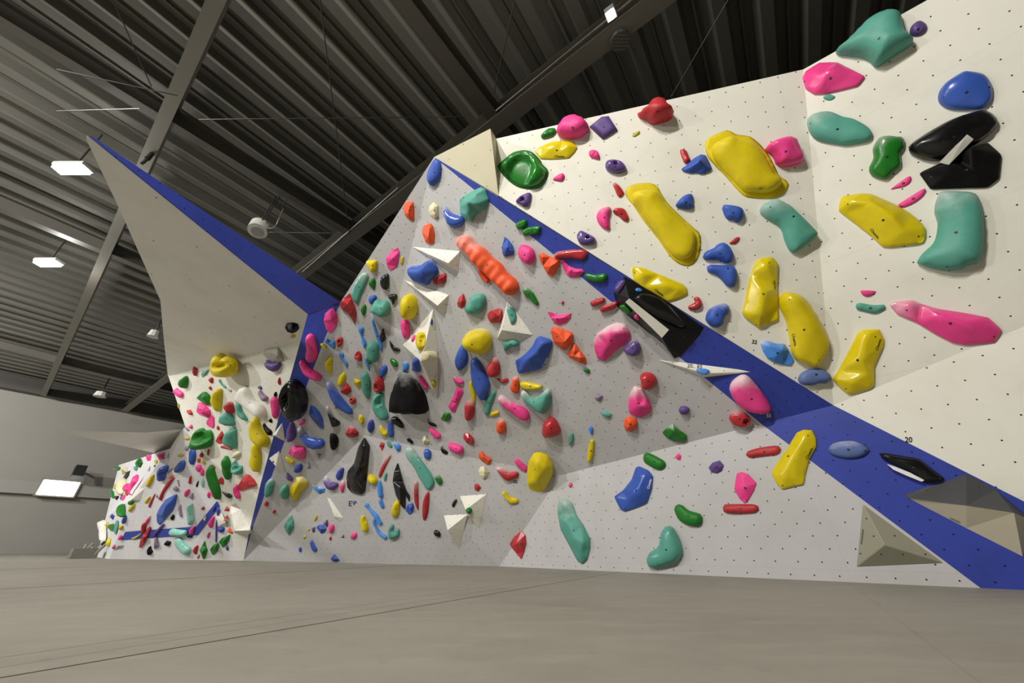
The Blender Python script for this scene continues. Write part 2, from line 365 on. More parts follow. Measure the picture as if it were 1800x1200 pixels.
CATALOG = """
@ 1200 0 3.2
T o1.1 | 860,295 940,215 1040,110 1130,60 1190,50 1225,65 1240,130 1255,180 1298,215 1290,245 1180,320 1090,380 1060,350 1010,320 930,310 | hooded sloper | b=2;lab=largest matte teal hooded sloper jutting over the top edge of the white wall
P o1 | 1275,190 1285,150 1330,115 1370,135 1375,165 1340,200 1295,205 | knob | lab=small purple knob beside the teal hooded sloper at the wall top
K f1 gl | 672,440 690,400 770,350 870,348 920,375 1028,430 985,485 800,530 740,532 690,500 | faceted sloper | sm=1;ap=830,395,.9 770,500,.45 950,430,.4 745,420,.6;b=2;lab=glossy pink faceted sloper just below the teal hooded one by the upper seam
T o.8 | 790,545 820,530 857,545 830,565 800,560 | screw-on foothold | lab=tiny teal foothold directly under the glossy pink faceted sloper
T o.8 | 698,690 715,650 770,628 830,625 900,655 960,668 1040,715 1068,760 1040,795 920,818 850,810 760,790 715,750 | oval sloper | b=2;ch=1;lab=large smooth teal oval sloper crossing the seam above the green chalked hold
Y o.9 | 125,820 140,780 220,740 260,732 300,755 380,768 440,815 490,880 530,960 545,990 590,1020 598,1050 570,1090 500,1118 370,1112 320,1080 240,990 180,930 140,880 | winged sloper | fl=.16;b=1;bp=438,1060;lab=biggest yellow winged hold with thin rim and dark bolt near its lower end
K o1.2 gl | 462,830 500,790 560,765 610,765 645,790 660,830 685,895 660,925 590,940 530,930 510,880 | dome | b=1;lab=glossy pink dome tucked behind the biggest yellow winged hold
G o.9 gl | 1110,770 1160,762 1220,768 1245,775 1250,825 1225,860 1230,930 1190,970 1150,1010 1110,1010 1060,985 1048,950 1075,890 1070,830 | pinch | ch=1;b=1;lab=bright green pinch with white chalk down its middle on upper white wall
K o.6 | 1170,1065 1270,990 1288,1000 1282,1025 1250,1050 1200,1062 | blade | b=3;lab=shorter pink blade edge under the bright green chalked pinch
@ 1560 80 10
B o.7 gl | 1390,445 1300,475 1150,565 1020,660 930,770 885,870 885,960 920,1030 1000,1085 1130,1130 1390,1140 1700,1110 1850,950 1850,700 1700,500 | dish sloper | b=3;lab=glossy blue dish sloper above the big glossy black hold
@ 1560 180 6.667
D o.8 gl | 248,560 255,520 320,460 500,340 720,215 930,135 1150,90 1300,220 1200,380 930,560 780,640 610,690 500,690 400,670 255,595 | half-moon sloper | b=4;lab=glossy black half-moon sloper below the glossy blue dish
D f.9 | 335,830 600,705 760,640 930,540 1200,440 1380,600 1350,900 1200,1015 930,1020 480,1035 | angular hold | ap=700,700,.9 980,520,.9 640,890,.5 1000,800,.7;b=2;strip=1;lab=black angular hold with a grey grip strip under the half-moon sloper
@ 850 0 4
G o.9 gl | 403,950 450,905 500,898 512,930 480,960 415,975 | edge | lab=small green edge beside the pink lipped jug at the wall top
K o1.2 | 512,930 530,870 580,815 630,803 690,820 735,870 740,910 700,960 630,982 570,978 525,955 | lipped jug | b=1;lab=round pink lipped jug at the top edge next to purple square
P p.5 | 745,890 830,820 880,815 943,915 838,980 | flat square | b=1;lab=flat purple square hold beside the pink lipped jug at the top
V o.7 | 1045,955 1070,930 1100,920 1100,940 1065,962 | chip | lab=tiny yellow-green chip near the wall top below the red bell
R o1.8 | 1083,800 1150,760 1165,715 1200,685 1240,680 1280,700 1300,750 1340,780 1330,820 1300,845 1190,880 1150,840 1100,820 | bell | b=1;lab=red bell-shaped hold standing over the top edge of the wall
Y f.7 gl | 357,1065 400,1030 480,995 560,987 625,990 660,1035 640,1070 600,1112 490,1120 400,1118 | crescent edge | sm=1;ap=480,1030,.8 590,1025,.8 540,1060,.6;lg=537,1100,0,72,D;lab=yellow crescent with black lettering above the green bowl jug
K o1 | 740,1080 745,1060 775,1052 805,1068 818,1120 780,1120 745,1100 | chip |
@ 700 200 5.333
G o.8 gl | 930,490 1000,420 1080,360 1180,340 1260,360 1330,430 1350,470 1400,520 1410,560 1390,620 1330,690 1240,708 1130,690 1050,640 980,570 | bowl jug | pk=1135,520,115,150,20;fl=.12;b=3;lab=large dark green bowl jug with a round hollow by the cream corner panel
K o.8 | 1450,615 1500,570 1545,557 1560,585 1550,620 1520,635 | teardrop |
P o1 | 1100,825 1150,770 1220,738 1250,750 1235,840 1210,875 1170,875 1140,850 | pocket | pk=1160,800,22,22
B o.8 | 268,610 280,530 345,415 375,425 405,460 400,570 370,640 320,675 290,660 | teardrop | b=1;lab=tall blue teardrop at the very peak of the overhang
O f1 | 45,880 60,835 100,818 140,825 148,860 150,995 125,1005 85,975 60,945 | half-oval | ap=110,860,.8 95,930,.9
C f1.2 | 285,915 290,870 335,825 375,860 380,960 345,985 300,950 | lump | ap=330,880,.9 345,940,.8
B o1.2 gl | 420,920 440,865 480,920 560,955 610,965 622,1010 600,1050 545,1070 490,1065 450,1010 430,960 | scooped jug | ch=1;lab=blue scooped jug between cream lump and teal mushroom near the peak
T f1.4 | 575,800 610,775 690,725 780,685 820,705 835,760 853,800 820,900 760,915 720,955 690,1010 660,1005 620,985 580,940 575,870 | mushroom sloper | sm=1;ap=700,770,.7 640,830,.9 720,850,.8 660,930,.7;b=1;bp=613,785;lab=dark teal crumpled mushroom on the blue band near the peak
G p1 gl | 1098,1040 1130,1005 1195,990 1210,1005 1208,1050 1170,1075 1125,1085 | block |
G p1 gl | 1162,1095 1200,1065 1340,1050 1340,1090 1320,1125 1230,1135 1175,1147 | block |
@ 560 380 5.333
O f1 | 965,150 980,90 1050,62 1075,95 1090,160 1085,250 1040,265 1000,240 985,200 | half-oval | ap=1040,110,.8 1030,190,.9
Y o1 | 443,430 460,412 550,410 553,450 550,500 525,527 500,528 475,490 455,460 | double roll |
K f.7 | 630,395 680,325 740,290 760,330 750,420 735,475 680,508 650,490 635,450 | diamond | ap=700,390,.9;b=1
Y o.8 | 768,430 775,385 795,373 800,400 790,445 775,452 | chip |
T p.5 gl | 305,740 330,650 380,565 420,527 455,530 470,565 450,630 420,690 385,780 365,822 345,810 320,775 | long flat plate | ch=1
G o1 | 468,620 490,590 520,578 535,605 530,660 515,690 500,660 475,645 | drop |
D o.9 gl | 575,620 585,575 655,537 662,600 663,660 640,692 610,685 585,660 | half-oval |
B o1 | 467,790 475,755 520,737 545,750 535,790 505,825 480,815 | knob |
T o1.6 | 485,870 520,800 545,775 590,805 630,785 665,820 675,860 660,930 600,945 550,920 490,898 | mushroom | b=1
G o1 | 395,880 410,840 435,825 448,850 440,905 425,935 405,910 | drop |
D o1 gl | 650,740 680,728 735,730 738,765 715,800 700,835 685,790 660,770 | claw |
Y o1.6 | 750,850 760,790 790,745 840,728 890,745 925,800 935,860 920,920 880,970 820,970 775,930 | ball | b=1
K o1 | 770,1020 775,975 810,965 845,985 857,1050 850,1120 820,1148 795,1125 778,1080 | oval |
R f1.4 gl | 192,820 230,775 290,720 310,770 345,850 358,910 340,1010 310,960 280,915 215,870 | spike | ap=270,820,.9 310,890,.7;pk=212,830,18,25
K f.6 | 45,980 60,910 110,868 145,860 165,905 183,965 170,1030 125,1085 100,1098 70,1060 | diamond | ap=115,970,.9;b=1
B o1.3 | 825,500 835,475 900,460 960,455 1050,400 1090,440 1128,500 1120,545 1085,570 1050,600 1020,650 990,635 900,615 850,580 | mushroom sloper | ch=1;b=1
R f1.2 | 1055,590 1110,560 1195,520 1208,545 1200,610 1180,640 1100,650 1070,635 | wedge | ap=1130,590,.9 1180,560,.6
@ 780 380 5.333
R f1 | 125,810 140,760 185,722 208,790 200,840 160,862 130,845 | gem | ap=165,800,1
T o1 | 190,870 230,830 250,765 280,738 350,722 390,745 400,810 370,880 320,925 230,918 | fluted block | rib=1;b=1;bp=288,862
B f1.2 | 543,280 570,192 600,215 645,270 663,320 650,365 570,382 548,350 | gem | ap=590,300,.9 640,330,.5
K o1 | 697,340 705,290 730,265 780,275 840,310 862,370 850,420 810,455 750,430 710,390 | pear sloper | b=1;bp=758,362
O f1.3 | 890,360 920,340 1000,380 1080,405 1092,440 1050,530 1005,570 970,540 930,470 900,410 | triangle | ap=925,380,.5 1060,430,.6 1000,470,1;b=1;bp=935,432
R o1 gl | 1030,360 1070,330 1180,312 1310,310 1350,340 1340,380 1300,408 1200,395 1080,395 1040,390 | long rail | ch=1;b=1;bp=1155,335
K f1 | 1097,410 1120,405 1170,465 1240,490 1300,495 1318,520 1280,560 1230,575 1180,572 1150,545 1115,480 | smile edge | ap=1180,510,.9 1250,520,.9;b=1
G o1 gl | 1318,545 1350,535 1420,548 1510,533 1535,560 1520,605 1450,620 1380,610 1335,580 | flat edge |
G o1.1 gl | 738,690 760,663 790,670 840,720 890,820 880,835 850,825 800,770 760,740 | long crimp | ch=1;b=1;bp=793,730
R o1 | 1100,805 1112,793 1128,800 1126,818 1115,828 1104,820 | jib |
R f1.2 | 408,920 430,890 520,860 548,870 555,930 530,998 440,1000 415,960 | knuckle | ap=470,900,.8 520,930,.8 450,960,.9
K f1 | 968,895 1010,898 1060,925 1120,920 1195,905 1190,950 1140,1000 1080,1020 1040,1005 1000,950 | smile edge | ap=1060,960,.9 1120,950,.8;b=1;bp=1060,960
O f1.2 | 1001,1062 1015,1037 1040,1040 1130,1062 1195,1085 1217,1112 1208,1180 1175,1220 1140,1260 1100,1245 1025,1175 | triangle | ap=1080,1100,.7 1180,1120,.7 1130,1180,1;b=1;bp=1060,1130
R o1.2 gl | 1370,815 1385,795 1480,762 1515,770 1515,800 1480,820 1400,845 | sausage |
O o1.2 | 105,240 120,200 190,172 235,190 275,255 345,285 400,335 440,390 500,425 545,465 590,540 650,575 690,620 705,665 690,710 625,748 560,705 520,660 440,595 390,540 310,470 260,435 225,370 160,325 115,280 | ribbed tube | ribs=1;ch=1;b=2;lab=long orange ribbed tube running diagonally across the upper overhang
O p1 | 318,500 340,490 395,550 440,600 415,632 350,585 | tab | lab=small orange tab tucked under the middle of the ribbed tube
T o.7 gl | 590,880 600,850 630,848 665,880 683,940 675,990 650,1013 630,1015 610,950 | oval crimp | lab=pale teal oval crimp screwed on the white pyramid volume by the blue boomerang
@ 1050 420 5.333
R o1.2 gl | 20,660 50,620 100,605 180,585 190,620 150,660 90,680 45,688 | sausage | ch=1
P o1 gl | 165,470 200,400 265,380 270,420 220,490 190,510 | crimp | lab=purple crimp on the upper end of the black box volume
G o.8 gl | 205,620 250,615 320,690 290,700 240,670 | crimp | lab=dark green crimp on the black box volume beside the purple crimp
L o.7 | 355,475 370,458 400,460 420,485 400,495 370,492 | foothold | lab=tiny light blue foothold on top of the black box volume
K o.7 | 343,715 365,705 392,735 395,760 370,750 350,738 | foothold | lab=tiny coral pink foothold below the white grip strip on the black box
D o.9 gl | 345,550 385,520 430,505 560,540 640,595 720,680 830,820 790,832 640,770 500,690 400,610 | crescent edge | lab=glossy black crescent edge on the black box volume
Y f.8 gl | 318,265 360,258 430,268 580,330 800,420 840,460 848,520 780,555 670,590 600,545 430,450 340,390 | crescent edge | sm=1;ap=430,330,.7 640,430,.9 760,470,.7;b=2;bp=587,378;lg=580,502,36,100,D;lab=yellow crescent with black lettering just above the black box volume
B o1 | 988,170 1010,120 1090,85 1130,45 1190,33 1240,70 1278,150 1260,215 1200,228 1150,200 1080,195 1010,195 | two-lobed jug | b=1
B o1 | 1025,260 1060,240 1200,245 1270,250 1310,290 1310,400 1280,455 1220,440 1160,370 1100,325 1040,310 | hooked jug | b=1;bp=1225,275
R o1.1 gl | 850,630 895,600 920,585 902,560 912,540 950,540 985,600 960,650 910,668 860,660 | crescent |
B o1.1 | 1015,720 1040,660 1110,620 1190,600 1240,640 1230,690 1190,730 1175,800 1110,830 1050,800 1012,755 | flared knob | ch=1;b=1
Y f.9 gl | 1700,260 1695,229 1648,170 1600,165 1520,182 1480,219 1440,331 1400,480 1382,587 1355,690 1370,720 1400,752 1450,785 1520,838 1600,800 1700,760 1697,645 1692,450 | tall bollard | sm=1;ap=1580,250,.7 1560,500,.9 1530,700,.9 1640,500,.5;b=3;lg=1663,430,82,80,D;lab=tall upright yellow hold just below the teal kidney
@ 1000 200 5.333
P o1.1 gl | 340,470 360,435 430,425 500,450 540,510 520,545 440,562 380,545 345,515 | round jug | ch=1;pk=440,460,22,14
R o1 gl | 1040,350 1060,330 1100,345 1120,390 1140,440 1110,465 1085,468 1065,430 | bean |
B f1.4 | 1045,520 1100,480 1170,410 1240,370 1290,380 1320,440 1352,520 1330,545 1245,572 1190,555 1130,562 1060,540 | webbed claw | sm=1;ap=1230,440,.9 1140,500,.5 1290,490,.5;b=1;bp=1230,440
Y o.9 | 528,740 545,690 600,660 700,648 780,652 830,680 870,750 930,840 1050,960 1160,1060 1220,1110 1240,1170 1232,1293 1187,1393 1117,1428 1027,1403 947,1333 837,1173 700,1000 600,850 545,790 | long winged sloper | fl=.16;b=1;bp=742,690;lab=long yellow winged sloper with raised rim slanting down the white wall
B o1.1 | 1000,860 1040,800 1090,760 1150,748 1168,790 1165,830 1170,880 1120,897 1050,890 | fan |
R o1 gl | 408,660 430,645 470,670 500,710 518,750 480,785 450,760 430,710 | bean | ch=1
K o1 | 257,970 275,910 330,872 390,868 395,900 380,940 380,1040 390,1080 360,1088 320,1070 275,1020 | half-moon | b=1;ch=1
R o1 gl | 410,910 440,880 510,882 545,930 563,985 545,1012 510,1000 470,960 430,935 | bean |
K o1 | 185,385 200,345 240,335 275,352 290,420 285,432 240,428 190,405 | chip |
@ 780 380 5.333
P o1.1 gl | 1247,180 1280,135 1310,145 1400,190 1425,215 1415,260 1330,275 1280,262 1255,225 | knob | pk=1350,195,18,14;b=1
@ 1200 300 5.333
B o1.1 | 368,345 385,318 480,325 550,345 575,390 560,450 515,487 480,460 420,450 390,410 | flared knob |
R o.9 | 437,675 465,650 500,620 535,620 520,660 490,682 450,687 | jib |
T o1 | 720,360 740,320 850,268 920,285 1020,345 1100,420 1190,510 1265,595 1240,640 1120,730 1050,770 1010,750 960,650 940,570 900,510 800,450 730,400 | kidney sloper | b=2;bp=1040,428;ch=1;lab=large teal kidney sloper with chalked waist below the biggest yellow winged hold
@ 1400 300 5.333
Y f.9 gl | 392,370 400,300 430,235 600,210 700,215 780,250 920,310 1060,390 1160,470 1215,540 1215,610 1190,670 1130,690 1000,705 870,718 810,712 700,610 560,500 440,410 | broad crescent | ap=520,290,.8 700,300,.9 870,400,1 1000,560,.7 800,560,.5;sm=1;b=3;lg=735,592,48,120,D;lab=broad glossy yellow crescent with black lettering left of the big teal hourglass
K o.6 | 950,320 1070,238 1190,165 1215,170 1210,210 1160,265 1090,310 1005,345 | blade | b=3;lab=longer pink blade edge rising above the broad yellow crescent
T o.9 | 1340,200 1400,190 1595,195 1700,230 1750,400 1760,650 1720,850 1595,890 1560,920 1430,935 1280,915 1140,870 1130,840 1180,770 1270,690 1310,610 1325,480 1295,400 1300,300 | hourglass sloper | ch=1;b=2;lab=huge teal hourglass sloper below the black angular hold
@ 1300 480 4
K o1 | 850,120 957,125 930,155 890,165 860,150 | smile edge | lab=small pink smile edge above the thin teal rail on the upper white wall
T o1 | 815,235 835,208 940,225 1020,222 1028,250 990,270 950,285 880,270 825,255 | thin rail | lab=thin teal rail just left of the giant pink horn
K f1 gl | 1052,220 1100,200 1210,187 1280,215 1400,250 1595,280 1750,310 1850,400 1800,490 1595,507 1500,490 1380,430 1250,350 1110,290 | giant horn | sm=1;ap=1200,230,.6 1400,300,.9 1600,350,1 1500,430,.5;ch=1;b=3;lab=giant glossy pink horn pointing left below the teal hourglass
Y o.9 gl | 272,190 290,145 330,132 400,145 450,175 520,260 590,380 630,470 625,540 580,620 530,663 400,605 370,560 355,460 325,330 285,250 | banana sloper | b=3;lg=385,470,78,92,D;lab=yellow banana sloper between the tall bollard and the slanted yellow block
Y f.9 gl | 650,745 690,690 760,560 830,420 870,395 985,392 1018,465 1015,510 980,590 950,660 950,790 920,815 770,858 700,800 | slanted block | sm=1;ap=880,440,.7 850,600,.9 790,760,.8 900,700,.6;b=3;bp=828,610;lg=978,500,-72,85,D;lab=yellow slanted block standing on the seam below the thin teal rail
L f1 | 138,490 165,465 200,468 260,490 320,490 355,540 395,610 370,658 310,650 240,630 190,600 160,550 | angular jug | ap=210,510,.8 300,540,.9 250,590,.7;ch=1;b=1;lab=bright blue chalked angular jug above the blue band beside the yellow banana
S o.9 | 408,745 440,695 520,668 590,675 648,730 610,775 560,772 530,785 490,790 430,780 | half-moon jug | b=1;bp=540,712;lab=dusty blue half-moon jug at the foot of the yellow banana sloper
@ 1000 600 4
K o.9 | 1128,330 1150,275 1210,232 1250,235 1290,270 1380,390 1423,470 1400,505 1320,508 1230,480 1160,410 | half-dome | ch=2;b=1;bp=1285,405;lab=pink half-dome with heavy white chalk on the dark blue band
R o1.2 gl | 1125,540 1140,500 1180,488 1240,500 1280,540 1280,570 1230,605 1160,590 | barrel pocket | pk=1245,565,20,17;ch=1;lab=red barrel with round pocket at the lower edge of the blue band
L o.7 | 893,200 915,192 960,192 988,205 980,225 950,238 915,225 | foothold | lab=small blue foothold on the thin white blade volume
R o1 | 1243,795 1260,770 1350,745 1460,732 1490,745 1490,775 1460,795 1350,808 1270,815 | bar | lab=upper red bar on the low right wall below the barrel pocket
G o.9 | 522,820 530,790 555,782 610,805 670,840 683,870 660,900 620,903 560,870 530,850 | kidney | b=1;lab=smaller green kidney straddling the fold above the low blue boomerang
K f1 | 745,810 770,785 790,800 785,835 760,830 | jib | ap=770,812,1
P f1 | 980,885 1010,850 1060,835 1090,870 1075,910 1040,928 1000,920 | gem | ap=1030,875,.9 1050,890,.8
K f.8 | 1160,1040 1170,970 1180,925 1215,915 1260,930 1320,995 1300,1050 1260,1120 1235,1140 1200,1110 | shield | ap=1235,1030,.9 1220,960,.6;b=2;bp=1238,1028;lab=pink shield-shaped hold balanced over the lower red bar
B f1 gl | 315,1090 380,1045 440,970 470,885 495,875 560,905 592,945 585,1030 550,1135 480,1165 390,1195 360,1180 | boomerang | sm=1;ap=475,1060,1 420,1120,.5 520,950,.6;b=2;lg=566,1000,-76,72,W;lab=blue boomerang with white lettering on the low right wall
R o1 | 1082,1165 1095,1145 1200,1142 1310,1145 1335,1170 1320,1200 1230,1210 1100,1205 | bar | lab=lower red bar directly beneath the pink shield
P o1.2 | 772,485 785,455 820,453 848,475 830,515 790,515 | stub |
G f1 gl | 655,640 690,600 730,575 775,620 830,660 832,700 805,715 740,705 690,680 | saddle | ap=740,630,.9 790,680,.6;ch=1
Y o1 | 127,840 135,760 155,685 178,690 180,740 165,830 145,850 | thin blade |
@ 860 740 4
Y f1.1 | 272,340 285,260 320,205 370,203 420,225 455,290 455,350 430,410 390,480 350,492 300,470 280,420 | boulder | ap=340,270,.9 400,310,.9 340,400,.8 400,390,.6;sm=1;b=1;bp=323,338;lab=big yellow boulder hanging over the fold beside the pink twist
K o1 | 175,275 190,262 240,300 275,340 250,355 200,320 | finger |
R o1.2 | 45,330 70,320 130,350 195,350 208,375 195,395 140,420 110,412 75,370 | chalked jug | ch=2
Y o1.2 | 90,500 110,490 145,530 200,545 205,570 150,580 120,550 | notched edge | pk=150,535,20,10,30
T f1 | 478,580 490,545 540,545 580,570 610,660 660,730 710,830 710,890 690,970 655,1003 620,980 560,870 500,760 480,660 | long ridge | ap=530,570,.6 560,720,.8 590,820,.9 660,850,.8 640,930,.6;sm=1;ch=1;b=2;lab=long teal ridge hanging to the mat edge below the yellow boulder
T o1 gl | 1105,970 1130,920 1190,880 1210,780 1250,735 1290,745 1340,830 1362,920 1330,985 1270,1010 1170,1032 1120,1020 | bent kidney | b=1;lab=glossy teal bent kidney just above the mat on the low right wall
G o.9 | 1300,620 1315,585 1350,583 1400,625 1480,650 1500,690 1480,740 1400,735 1330,690 | kidney | b=1;lab=larger green kidney above and right of the glossy teal bent kidney
R f1 gl | 143,865 170,820 225,770 255,800 262,860 245,920 225,970 190,930 150,885 | gem | ap=215,855,1 190,860,.7;lab=red gem standing alone just above the mat near the fold
K o1 | 558,450 565,435 580,432 586,455 572,466 560,460 | jib |
@ 1300 740 4
Y f.9 gl | 222,370 250,310 330,200 400,80 450,58 510,62 538,120 540,180 490,270 460,380 450,445 400,455 300,480 260,440 | slanted block | sm=1;ap=455,110,.7 390,220,.9 310,380,.8 400,400,.5;b=3;bp=342,246;lg=492,226,-66,88,D;lab=yellow slanted block overlapping the lower edge of the bright blue band
S o.8 | 622,200 650,160 720,140 800,138 870,165 912,200 880,240 820,260 740,262 660,240 | flat dome | ch=1;b=3;lab=dusty blue flat dome camouflaged on the blue band
D o1 gl | 980,225 1020,222 1180,250 1260,265 1340,330 1440,410 1400,430 1300,435 1200,360 1050,290 1010,270 | fin sloper | b=3;strip=2;lab=glossy black fin sloper with white edge on the blue band
@ 460 540 5.333
D f1.4 | 215,190 230,150 290,140 340,155 352,200 330,230 290,247 240,232 | faceted knob | ap=260,190,1 310,190,1;lab=black faceted knob screwed to the underside of the white fin
V o.8 | 268,268 280,250 305,250 320,268 305,290 280,290 | jib | lab=tiny yellow foothold under the black knob on the fin
P o1.2 | 28,490 60,500 130,520 185,510 190,540 160,585 110,605 70,580 40,540 | bowl | lab=dark purple bowl directly below the grey faceted volume
R o1 | 148,700 165,655 178,680 180,720 165,728 | jib |
D o1.3 gl | 150,830 175,740 220,690 270,670 330,690 390,750 425,820 437,890 425,980 390,1040 330,1068 270,1060 210,1000 170,920 | dished boulder | pk=215,850,48,100,0;lab=big glossy black dished boulder covering the narrow blue stripe
K o.9 | 75,860 90,835 140,845 170,920 170,980 150,1030 120,1047 95,1020 85,940 | slab | lab=pink slab hold immediately left of the glossy black dished boulder
D o1 | 108,820 128,780 145,790 148,840 125,845 | jib |
K o1 | 345,1100 365,1070 400,1045 412,1065 400,1095 370,1105 | chip |
K o.7 | 408,320 420,265 455,243 490,265 520,360 530,410 520,470 490,510 450,518 415,500 410,450 420,400 | long oval | b=1;lab=tall pink oval sitting on the narrow blue stripe
K o1.1 gl | 350,520 360,495 385,490 420,545 480,590 545,625 568,665 555,692 520,690 440,660 380,600 | bent finger | lab=bent pink finger crossing the narrow blue stripe below the tall pink oval
Y o1 | 548,345 575,335 615,375 605,388 575,378 | jib |
L o1 | 590,320 615,290 645,330 685,310 692,390 660,385 620,350 | spool |
R o1.1 | 697,320 710,285 755,278 763,320 740,372 715,370 | knob | pk=725,320,12,14
L o1 | 725,435 745,420 768,435 770,480 810,520 810,560 795,560 770,510 735,465 | little bone |
Y o1 | 592,530 610,485 660,453 665,540 662,610 645,620 610,590 | half-moon |
R o1.3 | 868,455 890,415 915,407 940,450 940,505 905,490 875,475 | cone | pk=890,445,15,20
L o1 | 904,205 914,185 935,178 957,192 958,222 944,240 950,270 985,340 965,385 945,345 930,280 924,242 908,228 | stick with round knob |
L o1 | 1030,125 1040,100 1055,140 1090,250 1135,360 1130,412 1110,410 1090,330 1045,200 | long stick |
D o1.1 gl | 1103,270 1138,187 1150,230 1168,290 1150,330 1120,335 | drop |
T o1.3 | 960,400 975,325 1015,278 1070,290 1110,340 1118,420 1110,520 1090,550 1040,530 980,470 | egg sloper |
L o1 | 965,470 985,500 1010,540 1015,595 995,570 970,520 | tail |
G o1 | 975,470 1005,460 1040,520 1020,540 990,515 | drop |
D o1 gl | 1195,312 1225,345 1250,375 1300,390 1300,415 1250,415 1215,380 | wave |
G o1.1 gl | 1200,500 1215,477 1265,505 1280,545 1255,560 1215,530 | drop |
L o1.2 | 1318,545 1330,505 1370,505 1382,560 1360,600 1325,600 | barrel | ch=1
B o.9 | 1408,530 1420,470 1460,490 1495,595 1475,608 1430,575 | leaf |
D o1.2 | 1190,870 1215,740 1285,580 1320,590 1380,625 1460,700 1540,830 1583,1000 1560,1012 1390,1010 1205,985 | big dome sloper | ch=1;b=1;bp=1405,722;lab=biggest black dome sloper with flat base in the middle of the wall
Y o1 | 707,690 730,640 770,605 790,640 785,690 745,745 715,730 | pod |
R f1.2 | 735,785 790,703 835,750 843,790 800,825 745,800 | lump | ap=790,760,1
Y f1.2 | 862,710 865,670 900,675 928,690 928,740 895,748 | star lump | ap=890,705,1
T o1 | 930,680 940,610 970,598 1000,620 1025,690 1025,780 1010,865 985,850 940,780 | long drop |
B o1 | 1098,610 1115,560 1170,543 1180,590 1150,645 1120,655 | drop |
R o1.3 | 1045,745 1060,690 1095,640 1130,670 1152,740 1140,795 1090,800 1055,785 | hooded pocket | pk=1070,745,18,28
T o1.1 | 1030,900 1050,820 1110,795 1145,830 1145,920 1190,1010 1185,1060 1140,1065 1080,1010 1050,960 | twisted sloper | pk=1100,880,30,50,20
B o1.1 gl | 605,705 630,692 660,730 720,810 790,900 855,970 850,1003 800,990 700,930 650,840 620,760 | long crescent | ch=1
R o1.1 | 820,860 840,840 885,855 880,900 850,912 825,890 | knob | pk=840,868,12,10
D o1 gl | 600,950 615,922 640,975 680,1040 735,1075 730,1110 670,1120 650,1090 620,1010 | slash | ch=2
B f1 gl | 440,1000 455,915 490,925 540,980 575,1050 585,1140 550,1135 480,1060 450,1020 | shark fin | ap=500,1000,.8 540,1060,.8
Y o1 | 905,1035 925,1005 955,1030 960,1080 935,1095 910,1060 | pod |
N o1 | 993,1120 1005,1065 1040,1050 1057,1100 1050,1150 1020,1178 1000,1150 | pod |
D o1 gl | 1210,1050 1230,1020 1270,1030 1320,1085 1335,1135 1300,1130 1240,1090 | oval |
R o1 | 686,932 695,922 706,932 704,946 692,950 | jib |
@ 660 560 5.333
K o.9 | 400,550 420,530 450,560 490,620 495,660 470,660 430,620 | leaf |
Y o1.2 | 375,210 385,150 420,123 460,130 470,180 460,250 430,295 405,298 385,265 | ring | pk=428,205,18,50;lab=yellow ring hold on the bright face of the tall white spike volume
K o.8 | 335,215 345,170 375,150 370,190 350,218 | foothold | lab=small pink foothold beside the yellow ring on the tall spike volume
N o.8 | 517,25 525,0 537,10 538,45 527,58 519,48 | foothold | lab=tiny navy foothold high on the shaded face of the spike volume
C o1.2 | 430,400 450,310 530,300 580,310 590,350 575,390 500,390 | cylinder | free=1;lab=pale yellow cylinder hold at the lower corner of the spike volume
V o1 | 522,600 545,575 572,590 570,630 550,645 530,625 | jib | lab=tiny dark olive foothold near the bottom tip of the spike volume
B o.9 | 742,400 760,330 810,245 850,280 868,350 860,420 820,470 780,485 755,450 | teardrop |
B o.9 gl | 890,460 895,390 930,360 975,400 1030,500 1070,590 1075,640 1040,740 1015,765 950,700 905,600 | long leaf | lab=tall blue leaf-shaped hold under the yellow ball in mid overhang
Y o1 | 875,620 890,585 915,640 940,700 942,780 920,790 895,720 | sliver |
R o1.3 | 1040,470 1060,420 1090,400 1095,365 1130,358 1160,400 1170,460 1165,520 1130,550 1090,550 1060,520 | mitten | ch=1
R o1 | 1135,560 1180,575 1230,555 1248,580 1220,605 1180,605 | jib |
O o1.2 | 1260,640 1285,580 1290,545 1330,540 1350,580 1350,680 1330,705 1280,680 | peg | ch=1
K o1.1 | 727,560 740,538 770,560 820,575 832,600 790,615 745,595 | bow | ch=1
K f1.1 | 680,820 710,770 750,670 775,620 820,665 825,690 780,780 745,880 710,870 | twisted bar | ap=770,680,.8 750,770,.8 720,830,.6
R o1.2 | 825,860 835,780 865,745 930,785 943,830 935,910 895,975 850,965 830,920 | block | ch=1
T p.7 | 1010,850 1030,760 1080,695 1130,660 1140,690 1110,760 1080,850 1060,920 1015,905 | half-leaf |
Y o1 | 1070,905 1090,875 1150,862 1162,880 1140,900 1090,918 | chip |
K o1.1 | 1140,740 1160,712 1200,720 1260,770 1370,820 1430,870 1450,920 1430,955 1370,950 1290,890 1200,820 | long chalked rail | ch=2
G f1.2 gl | 610,940 640,880 665,860 700,880 712,930 690,960 650,962 | gem | ap=660,910,1;ch=1
O o1.2 | 1130,1010 1150,960 1185,937 1220,970 1225,1050 1190,1085 1145,1060 | nugget | ch=1
R f1.2 gl | 820,1115 830,1070 870,1068 920,1120 928,1170 905,1192 850,1160 | hollow nut | ap=885,1110,.9 900,1150,.8;pk=855,1130,18,24
D o1 | 487,935 520,960 560,990 578,1010 530,1005 500,985 | sliver | ch=2
K o1 | 497,1015 530,1020 580,1060 615,1095 600,1128 560,1120 520,1070 | finger |
C f1.3 | 437,1140 450,1100 475,1095 505,1150 500,1170 450,1170 | nut | ap=470,1130,1
D o1 | 292,1135 315,1118 350,1150 357,1172 330,1165 | chip |
